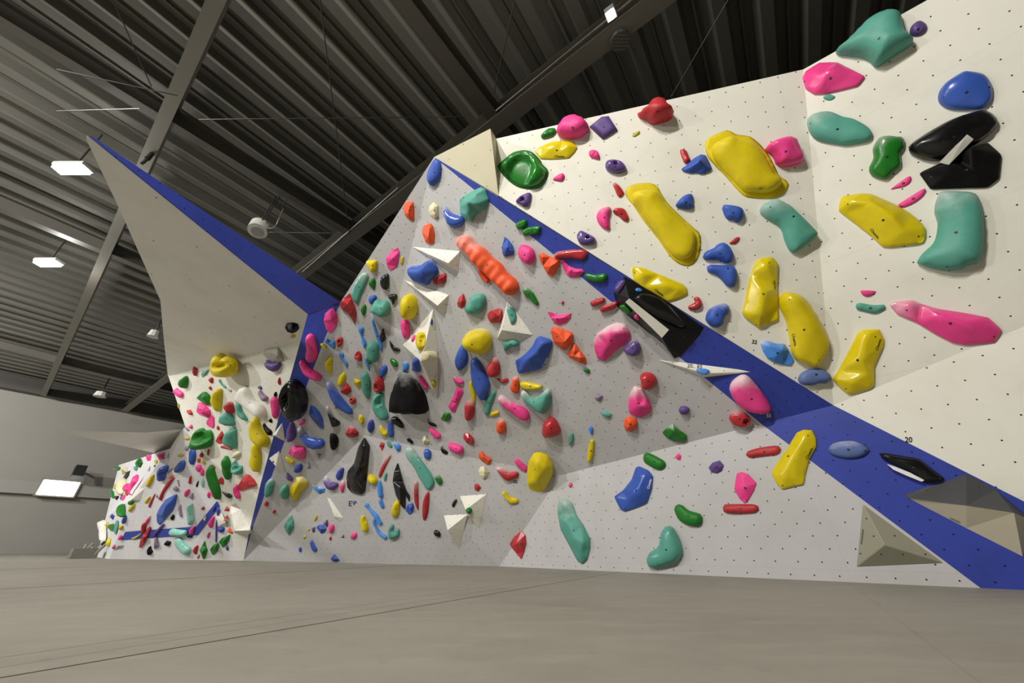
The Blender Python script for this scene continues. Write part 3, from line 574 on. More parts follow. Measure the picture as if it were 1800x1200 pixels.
Y o1.6 | 815,200 830,150 880,110 960,90 1040,105 1085,160 1095,220 1080,290 1040,330 950,335 870,290 825,240 | ball | b=1;bp=905,240;ch=1;lab=largest yellow ball above the tall blue leaf in mid overhang
T o1.1 | 1200,240 1210,215 1290,195 1330,210 1348,240 1330,260 1270,265 1240,290 1215,300 | knob | lab=grey-teal knob in the shade directly under the white pyramid volume
@ 900 560 5.333
O f1.2 | 500,325 530,290 560,215 600,225 640,290 700,370 713,410 690,440 640,425 560,385 510,350 | triangle | ap=580,300,.8 650,370,.9 580,350,.7
B f1 | 5,400 60,370 130,310 190,240 230,160 265,138 370,170 402,200 390,270 365,340 330,430 310,470 230,510 50,540 30,520 | boomerang | sm=1;ap=110,400,.8 230,310,1 290,220,.8;b=2;lg=312,405,-65,100,W;lab=largest blue boomerang with white lettering on the central overhang
Y p1 gl | 70,595 120,588 200,605 285,625 280,650 200,668 120,660 85,640 | thin bar |
T o1 | 80,690 95,660 130,670 150,720 200,745 250,730 300,680 345,648 365,680 368,780 350,840 310,890 240,870 150,800 95,750 | horseshoe sloper | ch=2;b=1;bp=205,780
R o1.3 gl | 278,1050 290,985 330,930 365,920 410,945 460,1050 450,1085 390,1110 330,1118 285,1090 | nose |
G o1.1 gl | 665,480 690,460 730,480 728,515 700,510 | jib |
U f1.1 | 773,735 805,700 848,720 845,755 815,778 785,760 | cube | ap=810,740,1
T o1 | 828,878 870,870 930,890 930,915 900,935 860,905 | wedge |
T o1 | 530,1150 540,1090 560,1068 580,1085 578,1150 550,1185 535,1185 | chip |
L o1 | 715,1030 735,1005 760,1030 750,1085 735,1080 | drop |
K f.9 | 765,210 790,145 860,95 900,65 980,35 1060,50 1105,120 1112,180 1060,240 1000,280 940,330 870,402 800,375 775,300 | bean sloper | ap=850,150,.7 940,130,.9 1040,120,.8 900,250,.8 850,330,.5;sm=1;ch=2;b=3;lab=large pink bean sloper with chalked shoulder on the central overhang
P o1.3 gl | 1040,270 1090,230 1130,190 1180,210 1210,270 1195,330 1140,352 1080,335 1050,300 | ball | ch=1;b=1
R o1.4 gl | 1198,560 1205,515 1250,500 1310,510 1360,560 1360,620 1310,665 1250,668 1205,640 1210,590 | ball | lab=glossy dark red ball above the pink chalked teardrop
K f.9 | 1088,780 1110,690 1145,630 1210,650 1260,730 1310,830 1290,890 1210,930 1150,920 1095,880 | teardrop | ap=1160,690,.6 1170,820,.9 1250,820,.8;sm=1;ch=2;b=1
O f1.2 | 1045,990 1060,930 1100,915 1160,935 1180,970 1170,1030 1120,1065 1060,1045 | nut | ap=1100,970,1 1140,1000,.9 1090,1020,.9
@ 420 720 5.333
Y o1 | 1315,190 1325,140 1370,190 1400,220 1390,245 1340,235 | crescent | ch=1
B o1 | 1390,190 1400,110 1435,95 1450,180 1455,240 1430,260 1405,235 | pod |
R f1.3 | 995,220 1040,147 1080,165 1123,210 1115,250 1060,262 1010,248 | lump | ap=1060,200,1;ch=1
D f.9 gl | 1005,640 1020,570 1080,500 1120,350 1180,258 1230,340 1215,500 1185,770 1150,800 1060,780 1015,730 | broad spike | ap=1170,350,.7 1140,520,.9 1080,640,.8 1140,700,.7;sm=1;b=3;lab=broad black spike hold with round foot on low central wall
B o1.1 gl | 540,165 570,155 620,230 700,265 800,285 805,345 770,370 690,365 640,330 570,240 | wide scoop | ch=2;lab=wide blue chalked scoop below the blue shark fin
D o1 | 850,280 855,220 900,225 935,270 925,350 895,380 860,360 | pod |
K f1.2 gl | 458,405 480,355 520,335 620,350 630,380 625,465 560,465 500,440 | cut dome | ap=520,390,.9 600,400,.8
P o1.2 | 440,250 450,180 495,108 535,190 540,260 500,305 460,295 | drop |
D o1 | 215,135 230,125 260,165 310,200 312,240 290,242 240,190 | stick |
Y o1.2 | 75,140 110,62 140,90 180,180 280,265 290,310 260,355 200,330 110,270 80,200 | curled jug | lab=yellow curled jug left of the narrow blue stripe
Y o1 | 95,490 110,400 120,300 180,310 205,380 213,480 185,585 140,560 | long paddle | lab=dull yellow paddle hanging directly below the yellow curled jug
Y o1 | 435,440 450,435 520,480 515,505 470,495 | chip |
N o1 | 515,570 530,535 580,505 595,540 580,590 540,590 | gem |
U f1 | 715,405 775,420 745,455 | flat triangle | ap=745,425,1
U f1 | 635,550 655,480 672,545 | thin triangle | ap=655,530,1
T o1.1 | 240,750 250,690 300,640 335,665 330,720 310,790 290,815 250,795 | egg | ch=1
T o1.2 | 375,770 400,710 460,695 470,760 470,840 410,825 | cup |
P f1.2 | 440,640 450,585 510,640 500,672 460,660 | pyramid | ap=470,640,1
Y f1 | 470,750 500,700 540,630 600,620 650,670 650,710 600,750 570,800 540,855 500,850 480,800 | bent sloper | ap=560,680,.8 530,740,.8 510,800,.5;sm=1;ch=1;lab=yellow bent sloper at the foot of the wall right of the narrow blue stripe
N o.8 | 905,620 930,570 985,540 985,590 970,640 930,660 | drop |
L f1 | 685,700 740,720 808,740 800,770 750,790 690,745 | shallow jug | ap=745,750,1;ch=2
P o1.1 | 795,665 810,620 850,665 930,690 935,715 890,755 840,745 810,710 | bowl | ch=2
K o1 | 945,700 975,655 995,690 990,740 965,780 950,740 | faded drop | ch=2
Y o1.1 | 1200,645 1215,598 1270,620 1300,660 1290,700 1240,690 1210,670 | shell |
R o.9 gl | 1310,610 1330,550 1400,430 1420,415 1425,445 1380,530 1330,630 1315,635 | slash | ch=1
T o.9 | 1357,640 1370,600 1390,590 1385,640 1370,672 | sliver |
L o1 | 1295,720 1315,662 1340,710 1350,780 1355,815 1330,825 1305,790 | arm |
L o1 | 1310,850 1335,830 1350,870 1365,910 1345,925 1320,890 | blob |
L o1 | 1174,900 1180,882 1196,874 1214,884 1214,904 1230,922 1260,950 1300,990 1325,1045 1345,1065 1325,1080 1300,1060 1270,1010 1218,940 1200,916 1184,914 | stick with round knob |
L o1 | 1240,1040 1262,990 1290,1095 1340,1165 1381,1185 1410,1210 1400,1235 1375,1230 1300,1160 1265,1090 | stick |
T o1 | 1395,1160 1410,1090 1440,1068 1450,1100 1440,1140 1480,1145 1490,1105 1508,1130 1505,1190 1460,1215 1410,1215 | horseshoe |
Y o1.1 | 1135,1040 1145,985 1175,985 1200,1060 1215,1110 1200,1145 1160,1120 | slotted oval | pk=1172,1040,8,25,-15
Y o1 | 1425,960 1440,890 1475,850 1510,870 1505,960 1480,1010 1440,1000 | egg |
T f1 | 418,1095 440,1050 495,988 510,1030 520,1095 470,1178 440,1140 | gem | ap=490,1095,1
Y o1 | 705,1045 715,1000 735,985 735,1020 | sliver |
B f1 | 727,1105 745,1078 790,1075 822,1115 800,1150 770,1160 | gem | ap=775,1110,1
P f1 | 792,1065 830,1028 837,1070 825,1105 | chip | ap=823,1068,1
K o1 | 838,1110 850,1075 885,1070 895,1110 875,1158 850,1145 | gem |
K o1 | 1048,1180 1060,1155 1100,1150 1108,1185 1080,1210 1055,1205 | chip |
P f1 | 955,1200 980,1170 990,1200 | chip | ap=976,1190,1
R o1.2 | 235,880 255,852 278,880 265,905 | jib |
R o1.2 | 312,960 330,932 348,955 330,972 | jib |
B o1 | 665,1240 680,1220 705,1260 735,1310 720,1330 690,1310 675,1275 | sliver |
B f1 | 860,1400 880,1370 895,1350 935,1400 945,1415 915,1425 880,1420 | gem | ap=900,1390,1
Y o1 | 640,1120 655,1105 665,1125 650,1135 | chip |
B o1 | 560,1300 575,1285 590,1310 575,1335 | chip |
Y o1 | 600,1180 625,1175 630,1195 610,1205 | chip |
P f1 | 680,1110 715,1095 710,1145 690,1150 | chip | ap=700,1125,1
R o1 | 845,1205 860,1185 870,1205 860,1225 | jib |
@ 660 740 5.333
D f1 gl | 160,560 175,470 205,390 230,460 260,570 290,650 325,700 322,760 285,690 280,830 240,790 190,690 | pointed spike | ap=210,500,.7 230,620,.9 260,720,.7;b=2;lab=narrow black pointed spike between yellow egg and teal plate
R f1 | 35,230 55,195 85,205 80,245 62,280 | ring | ap=65,230,1;pk=55,225,12,15
T o1 | 105,195 125,180 160,230 150,248 120,235 | chip |
L o1.2 | 165,200 205,195 240,235 235,270 210,285 180,250 | nugget | ch=1
T p.5 gl | 275,280 300,238 345,240 370,285 440,380 520,490 555,570 540,620 505,648 475,630 420,540 340,400 285,330 | long flat plate | ch=1;b=2;lab=long glossy teal plate slanting across the fold on the low central wall
B o1 gl | 450,300 460,262 495,258 525,290 520,345 490,358 462,340 | round crimp |
D o1 | 605,225 620,215 640,260 680,290 680,310 635,300 612,265 | sliver | ch=2
K o1 | 682,230 695,198 750,210 820,240 828,290 790,315 730,290 690,260 | trapezoid |
O f1.2 | 965,340 970,290 990,280 1030,320 1085,355 1080,400 1050,412 1000,380 | wedge | ap=1010,340,.9 1060,370,.8
C f1.1 | 965,470 980,430 1020,420 1060,480 1050,520 1010,545 975,510 | pocket | ap=1020,470,1 1020,510,.8;pk=992,475,16,20
R f1 | 927,610 935,585 965,590 990,625 965,660 930,645 | gem | ap=950,620,1
G o1.2 gl | 555,545 560,505 595,500 630,560 620,600 595,600 | knob | ch=1
R o.8 | 360,670 365,580 385,555 400,600 405,820 395,835 365,760 | slash | ch=1
R o.8 | 438,870 445,760 475,680 495,660 507,700 500,820 480,910 450,928 | slash |
D o1 gl | 545,1040 560,1018 600,1035 612,1070 600,1088 565,1075 | foothold |
D o1 gl | 715,790 735,745 762,730 765,755 735,808 | sliver |
G o1.5 | 845,840 860,815 890,810 907,830 900,862 870,870 | ball | free=1;lab=small dark green ball wedged between the paired white pyramids
B f1.1 | 280,835 300,780 350,765 363,800 350,860 315,878 | gem | ap=325,820,1
@ 300 640 8.889
R o1.2 gl | 335,100 350,50 380,35 410,65 420,130 400,185 370,160 340,130 | drop |
T f1 | 472,160 510,110 600,78 580,135 495,205 | chip | ap=530,140,1
G o1.2 | 115,290 135,230 200,190 250,180 280,240 270,310 230,380 190,370 130,330 | egg |
R o1.1 | 590,240 610,205 660,210 665,260 650,300 610,265 | knob |
R o1.1 | 590,365 615,340 645,375 635,405 | jib |
T o.9 | 750,240 770,225 800,290 870,350 865,380 820,350 770,290 | sliver | ch=1
E o1 | 875,375 940,395 955,415 930,430 | chip |
K o1 | 30,420 70,370 100,395 170,430 203,470 180,530 140,520 80,470 | nugget |
Y o1.1 | 705,60 720,-20 740,-90 770,-150 830,-185 885,-160 910,-100 935,-40 955,-70 965,-140 1010,-165 1080,-130 1140,-60 1165,20 1165,60 1110,150 1010,185 830,185 760,140 | two-horned jug | pk=890,0,100,45,-10;lab=yellow two-horned jug right under the fold of the white fin
G f1.2 | 395,530 440,480 500,430 550,430 610,480 630,560 640,630 570,650 500,600 440,560 | beak jug | ap=480,520,.8 560,520,1 600,600,.6
Y o1 | 615,560 640,500 710,400 770,375 810,400 805,520 790,700 760,745 720,730 640,630 | half-moon |
K f1.2 | 395,740 410,660 440,590 490,600 560,660 620,720 630,790 590,840 520,810 450,790 | split lump | ap=450,650,.7 530,740,1 490,700,.6
K f1.2 | 548,910 580,850 640,790 680,830 685,960 670,1000 610,980 565,950 | gem | ap=620,890,1
R o1.2 | 825,650 840,590 890,572 950,600 990,680 1000,740 970,775 920,750 850,690 | egg | ch=1
T o1 | 985,590 1040,600 1075,660 1100,740 1150,790 1210,870 1200,885 1130,860 1050,790 1000,700 | long twist |
R o1 | 240,720 300,710 345,760 335,795 290,770 | chip |
T o1.3 | 745,830 770,760 830,710 900,740 960,820 1015,920 1020,970 960,960 870,955 780,920 745,880 | clam sloper |
W o.7 | 970,550 1010,470 1050,380 1120,335 1180,350 1230,470 1300,570 1440,650 1500,780 1480,850 1420,860 1300,770 1100,640 | bone-shaped tufa | lab=long white bone-shaped hold below the grey faceted volume
P o1 | 1360,350 1400,335 1430,370 1420,395 1380,385 | jib |
U o1.1 | 1360,420 1385,400 1440,460 1525,520 1500,585 1450,570 1380,490 | crescent |
R o1 | 712,985 730,955 765,990 760,1030 | jib |
K o1 | 285,970 315,938 345,970 335,1005 300,1000 | jib |
V o1 | 105,640 120,610 140,640 140,690 115,690 | jib |
D o1 | 1525,880 1555,845 1590,880 1580,915 1545,905 | jib |
U o1 | 220,980 250,975 290,1020 280,1045 240,1010 | chip |
@ 300 750 8.889
T o1.3 | 805,170 860,60 920,15 1025,20 1030,150 1045,350 990,340 900,310 830,270 | draped sloper |
R f1 | 700,220 740,140 800,65 830,110 810,200 800,260 740,260 | wedge | ap=770,180,1
R o1 | 770,320 810,290 900,310 960,340 950,355 860,340 | strip |
G o1.4 | 270,260 290,190 330,90 340,35 390,12 440,40 490,95 520,50 580,45 640,90 670,170 660,260 630,330 560,345 440,365 330,335 | heart jug | pk=430,160,90,100,20;lab=big green heart-shaped jug on the edge of the wall under the fin
Y o1 | 200,175 240,168 300,160 290,200 240,205 | chip |
U p1 | 222,300 270,300 285,350 230,378 | square |
B o1 | 275,430 290,340 380,350 400,420 395,500 350,595 310,560 280,490 | long pod |
V o1 | 105,440 150,418 210,440 180,465 130,462 | foothold |
B o1.2 gl | 55,650 75,590 150,530 215,525 235,580 200,670 120,720 75,715 | oval |
R o1 | 445,420 480,400 515,450 490,480 455,460 | chip |
R o1 | 560,430 590,345 608,380 590,450 570,450 | sliver |
O o1.1 | 410,530 430,485 465,490 470,530 440,560 | knob |
V o1 | 485,550 510,515 550,570 530,590 | chip |
K o1.2 | 385,630 410,590 470,600 490,650 450,705 410,680 | blob |
K o1.2 | 455,680 490,640 530,680 530,760 500,770 470,730 | blob |
G o1 | 540,660 560,590 600,600 640,700 690,800 760,920 790,1050 770,1140 720,1110 640,1000 580,860 545,760 | long cucumber | lab=long dark green cucumber hold below the green heart jug
R o1 | 640,625 700,610 705,650 680,660 | jib |
G o1.1 | 780,620 790,500 805,445 870,490 930,570 955,700 950,780 890,830 840,790 790,720 | broad leaf |
T o1.2 | 925,660 960,520 1000,590 1050,610 1120,620 1125,690 1115,750 1000,735 945,715 | scooped jug | pk=1010,650,40,35
C o1.2 | 960,450 990,390 1060,370 1100,400 1090,440 1040,470 970,490 | knob |
R f1.3 | 695,850 740,800 790,750 840,800 850,880 830,930 760,910 | wedge | ap=790,850,1
R f1.3 | 1040,930 1100,830 1170,740 1220,745 1300,820 1355,910 1300,945 1080,1005 | bucket | ap=1130,870,.8 1200,800,1 1270,890,.9;lab=large red bucket-shaped hold left of the narrow blue stripe
K o1 | 970,960 985,880 1020,870 1040,930 1060,1000 1105,1090 1090,1150 1030,1120 980,1060 | long drop |
D o1 gl | 790,1010 810,975 850,1030 920,1045 965,1080 950,1115 900,1105 840,1060 | wave | ch=2
R o1 | 275,830 300,770 330,765 330,840 315,895 280,870 | pod |
U f1 | 95,830 130,830 145,930 125,935 | thin triangle | ap=125,870,1
U p1 | 35,960 75,918 135,975 100,1012 | square |
D o1 | 395,900 440,840 435,890 410,945 | sliver |
A o1 | 475,870 510,800 530,870 510,950 | leaf |
K o1.1 | 205,1050 230,990 300,970 300,1020 240,1095 | oval |
U f1 | 290,1100 350,1025 355,1120 340,1150 | triangle | ap=335,1090,1
K o1 | 565,1060 590,1010 620,1030 610,1115 | chip |
K o1 | 620,1020 660,1030 715,1105 660,1105 | chip |
@ 280 860 8
A o1 gl | 385,290 390,210 455,195 460,320 495,420 470,470 410,500 395,400 | upright bar | lab=pale teal upright bar right of the large blue leaf on the far wall
U o1 | 258,260 295,210 310,290 330,385 310,390 275,320 | stick |
D o1 | 155,395 190,350 220,380 190,437 | square |
R o1 | 585,265 620,235 640,265 615,290 | jib |
K o1.1 | 682,470 720,410 775,372 780,420 740,540 700,510 | egg |
K o1 | 670,650 690,610 715,595 710,640 685,690 | chip |
A o1 gl | 135,590 150,555 190,545 280,560 390,570 400,590 390,645 200,650 145,630 | bar | lab=glossy pale teal bar lying along the thin blue stripe of the far wall
K o1.2 | 425,590 450,530 500,515 490,590 460,625 430,610 | pill |
D o1 | 395,650 480,640 470,675 410,675 | chip |
A o1 gl | 207,730 230,680 280,675 350,750 440,820 450,860 410,925 370,905 290,840 | bean | lab=glossy pale teal bean just below the thin blue stripe on the far wall
D o1 | 70,760 110,715 125,728 165,735 150,790 110,795 | bow tie |
R o1 | 472,850 500,800 550,780 540,850 515,912 | half-leaf |
G f1.2 | 568,850 600,790 640,720 660,810 682,850 640,975 610,980 575,880 | gem | ap=630,860,1
R f1 | 530,960 570,905 570,940 545,980 | chip | ap=555,945,1
G f1.2 | 708,840 760,780 830,745 845,790 820,870 760,925 735,910 | gem | ap=780,810,.8 770,860,1
G f1.2 | 832,740 880,680 1000,630 990,700 940,790 890,820 860,770 | gem | ap=910,710,.9 900,760,.8
P o1 | 930,820 955,790 980,830 960,860 | jib |
P o1 | 785,740 800,420 820,430 810,750 | thin stick |
N o1.1 | 810,525 920,530 910,590 870,605 830,580 | half-moon |
O f1.2 | 950,590 990,530 1040,600 1020,625 | cone | ap=1000,585,1
R f1.1 | 910,300 950,235 985,270 980,305 | triangle | ap=955,280,1
R f1.1 | 945,385 975,350 985,410 955,415 | triangle | ap=968,390,1
B o1 | 810,300 830,250 860,290 850,340 825,370 | drop |
N o1 | 740,290 770,225 800,250 770,320 | leaf |
C f1 | 615,400 640,395 660,370 665,400 650,440 625,435 | star | ap=642,408,1
@ 160 780 5.333
B f1 gl | 612,660 640,600 700,520 800,468 810,480 795,560 770,620 700,700 640,762 615,730 | huge leaf | ap=690,590,.9 760,530,.6 660,680,.7;sm=1;lab=huge blue leaf-shaped hold in the middle of the far wall
@ 160 790 10
G o1 | 365,340 420,310 520,300 515,350 470,365 400,350 | horn | free=1;lab=green horn poking past the far top corner of the farthest wall
C f1.2 | 510,360 530,300 590,290 640,320 635,390 560,430 525,430 | knob | ap=580,340,1
D f1 | 565,480 630,400 685,370 660,460 615,515 | triangle | ap=625,450,1
C o.8 | 410,800 450,680 500,560 560,480 620,520 600,600 540,720 490,810 | long tube | lab=long cream tube on the farthest wall between two black bits
K o1 | 720,770 760,650 830,560 910,440 930,460 890,570 810,660 740,800 | long slash |
K o1.1 | 565,700 620,610 665,590 670,680 640,720 590,740 | lump |
K o1.1 | 550,850 580,790 610,800 600,900 565,905 | lump |
R o1.1 | 590,770 640,715 685,730 660,800 620,815 | lump |
Y o1 | 960,600 1000,520 1080,440 1115,430 1090,540 1020,650 980,660 | slab |
B o1.2 gl | 1140,430 1165,350 1220,290 1300,275 1370,285 1360,350 1310,420 1280,520 1220,560 1150,530 | curled jug | pk=1260,440,40,40;lab=blue curled jug near the top of the far white wall
U o1 | 1330,400 1370,350 1440,320 1430,350 1350,415 | slash |
O o1 | 1360,500 1400,460 1460,445 1450,470 1400,505 | chip |
R o1 | 1200,880 1240,760 1330,600 1460,485 1475,500 1380,640 1290,760 1240,890 | long slash |
G f1.2 | 780,240 830,170 880,150 910,230 860,310 800,290 | gem | ap=850,230,1
T o1 | 740,310 790,290 820,320 780,370 | chip |
K f1 | 960,130 990,90 1060,90 1045,180 990,195 | square | ap=1010,140,1
K f1 | 1190,110 1240,45 1300,75 1280,160 1230,185 | star | ap=1245,115,1
Y o1 | 1100,210 1130,180 1175,200 1150,245 | chip |
G o1 | 1095,280 1145,265 1135,315 1110,310 | chip |
E f1 | 990,370 1040,290 1025,380 | chip | ap=1020,350,1
U o1 | 1340,150 1365,50 1370,150 | sliver |
Y o1 | 930,900 1000,850 1045,815 1035,870 960,950 | bean |
R o1 | 1010,1010 1050,900 1130,770 1130,810 1040,1020 | slash |
U f1 | 1130,820 1160,785 1190,870 | triangle | ap=1160,825,1
G o1.1 | 330,790 380,720 410,800 400,860 340,830 | lump |
V o1 | 390,660 430,600 470,610 450,680 410,700 | ring |
P f1 | 490,850 545,775 560,830 550,900 520,900 | block | ap=530,845,1
G o1.2 | 490,1090 520,1000 590,950 600,1060 570,1160 530,1190 | egg |
Y o1.1 | 650,1040 700,990 770,950 775,1000 710,1070 660,1090 | jug |
D o1 | 410,810 490,815 430,885 | triangle |
G o1 | 650,930 700,895 770,905 740,960 680,970 | flat edge |
@ 160 880 10
N f1.1 | 325,280 370,225 410,260 380,330 | square | ap=370,275,1
B o1.1 | 540,350 570,270 640,240 640,330 590,430 550,400 | egg |
W o1.2 | 130,500 150,400 200,335 250,345 245,450 230,650 200,720 140,710 | upright cylinder | free=1; lab=tall white cylinder at the outer edge of the farthest wall
Y f1.2 | 240,390 290,360 330,420 290,490 250,470 | knob | ap=285,425,1
G f1.2 | 310,480 350,410 420,400 400,500 365,530 | gem | ap=370,460,1
T f1 | 390,530 430,400 480,330 490,440 435,590 | wedge | ap=445,460,1
Y o1.1 | 490,460 530,420 570,440 540,510 | knob |
K o1.3 | 480,640 520,590 560,620 550,670 510,685 | ball | lab=pink ball at the far end of the thin blue stripe
K f1 | 370,820 420,760 440,800 400,850 | wedge | ap=410,805,1
Y o1 | 245,780 290,690 330,650 320,720 270,805 | stick |
D f1 | 160,760 230,710 210,810 | chip | ap=200,760,1
E f1 | 110,820 160,780 190,820 150,865 | block | ap=155,820,1
R o1 | 890,560 900,430 950,370 980,440 930,580 | pod |
K o1 | 940,390 1010,240 1060,225 1040,340 970,430 | faded slash | ch=2
R f1 | 845,810 870,700 940,560 1060,425 1070,480 1010,610 950,740 860,840 | big leaf | ap=960,620,1 920,710,.7;lab=big red leaf crossing the thin blue stripe of the far wall
V o1 | 700,665 800,620 880,570 870,610 780,670 | sliver |
P o1 | 1085,630 1150,520 1300,395 1305,430 1230,510 1110,640 | slash |
U f1 | 1110,885 1120,610 1165,600 1215,810 | tall triangle | ap=1150,760,1
D o1 | 975,850 1020,790 1045,800 1055,850 1090,890 1030,955 990,920 | crescent |
"""
# ------------------------------------------------------------------ parsing of the traced outlines
def pxs(s, sec):
    x0, y0, k = sec
    return [(x0 + float(a.split(',')[0]) / k, y0 + float(a.split(',')[1]) / k) for a in s.split()]
def parse(text):
    sec = None
    for ln in text.strip().split('\n'):
        ln = ln.strip()
        if not ln: continue
        if ln[0] == '@':
            sec = tuple(float(v) for v in ln[1:].split()); continue
        yield sec, [p.strip() for p in ln.split('|')]
def area(poly):
    return abs(sum(a[0] * b[1] - a[1] * b[0] for a, b in zip(poly, poly[1:] + poly[:1]))) / 2
def centroid(poly):
    A = cx = cy = 0
    for a, b in zip(poly, poly[1:] + poly[:1]):
        w = a[0] * b[1] - a[1] * b[0]; A += w; cx += (a[0] + b[0]) * w; cy += (a[1] + b[1]) * w
    if abs(A) < 1e-9: return poly[0]
    return cx / (3 * A), cy / (3 * A)
def inside(p, poly):
    x, y = p; r = False
    for (x1, y1), (x2, y2) in zip(poly, poly[1:] + poly[:1]):
        if (y1 > y) != (y2 > y) and x < (x2 - x1) * (y - y1) / (y2 - y1) + x1: r = not r
    return r
def edist(p, poly):
    P = np.array(poly); Q = np.roll(P, -1, 0); d = Q - P; w = np.array(p) - P
    t = np.clip((w * d).sum(1) / np.maximum((d * d).sum(1), 1e-12), 0, 1)
    e = w - d * t[:, None]
    return float(np.sqrt((e * e).sum(1)).min())
def smooth_loop(poly, n):
    """closed Catmull-Rom through the traced points, resampled evenly"""
    P = np.array(poly); k = len(P); pts = []
    for i in range(k):
        p0, p1, p2, p3 = P[i - 1], P[i], P[(i + 1) % k], P[(i + 2) % k]
        for t in np.linspace(0, 1, 6, endpoint=False):
            c = .5 * ((2 * p1) + (-p0 + p2) * t + (2 * p0 - 5 * p1 + 4 * p2 - p3) * t * t + (-p0 + 3 * p1 - 3 * p2 + p3) * t ** 3)
            l = p1 * (1 - t) + p2 * t
            pts.append(c * .8 + l * .2)
    pts = np.array(pts); d = np.sqrt(((np.roll(pts, -1, 0) - pts) ** 2).sum(1)); L = np.concatenate([[0], np.cumsum(d)])
    out = []
    for s in np.linspace(0, L[-1], n, endpoint=False):
        j = int(np.searchsorted(L, s, 'right') - 1); j = min(j, len(pts) - 1)
        f = (s - L[j]) / max(d[j], 1e-9); out.append(tuple(pts[j] * (1 - f) + pts[(j + 1) % len(pts)] * f))
    return out
CAST = None
def caster():
    global CAST
    CAST = BVHTree.FromPolygons(WALL_V, WALL_F)
def cast(px, py):
    d = Vector(map(float, ray(px, py))); L, n, i, dist = CAST.ray_cast(Vector(map(float, O)), d)
    if L is None: return None
    n = np.array(n); n /= np.linalg.norm(n)
    if n @ (O - np.array(L)) < 0: n = -n
    return np.array(L), n, WALL_ID[i]
def cast_near(px, py):
    for r in range(0, 60, 3):
        for k in range(12 if r else 1):
            a = k * math.pi / 6
            c = cast(px + r * math.cos(a), py + r * math.sin(a))
            if c: return c
    raise RuntimeError('no wall at %s %s' % (px, py))

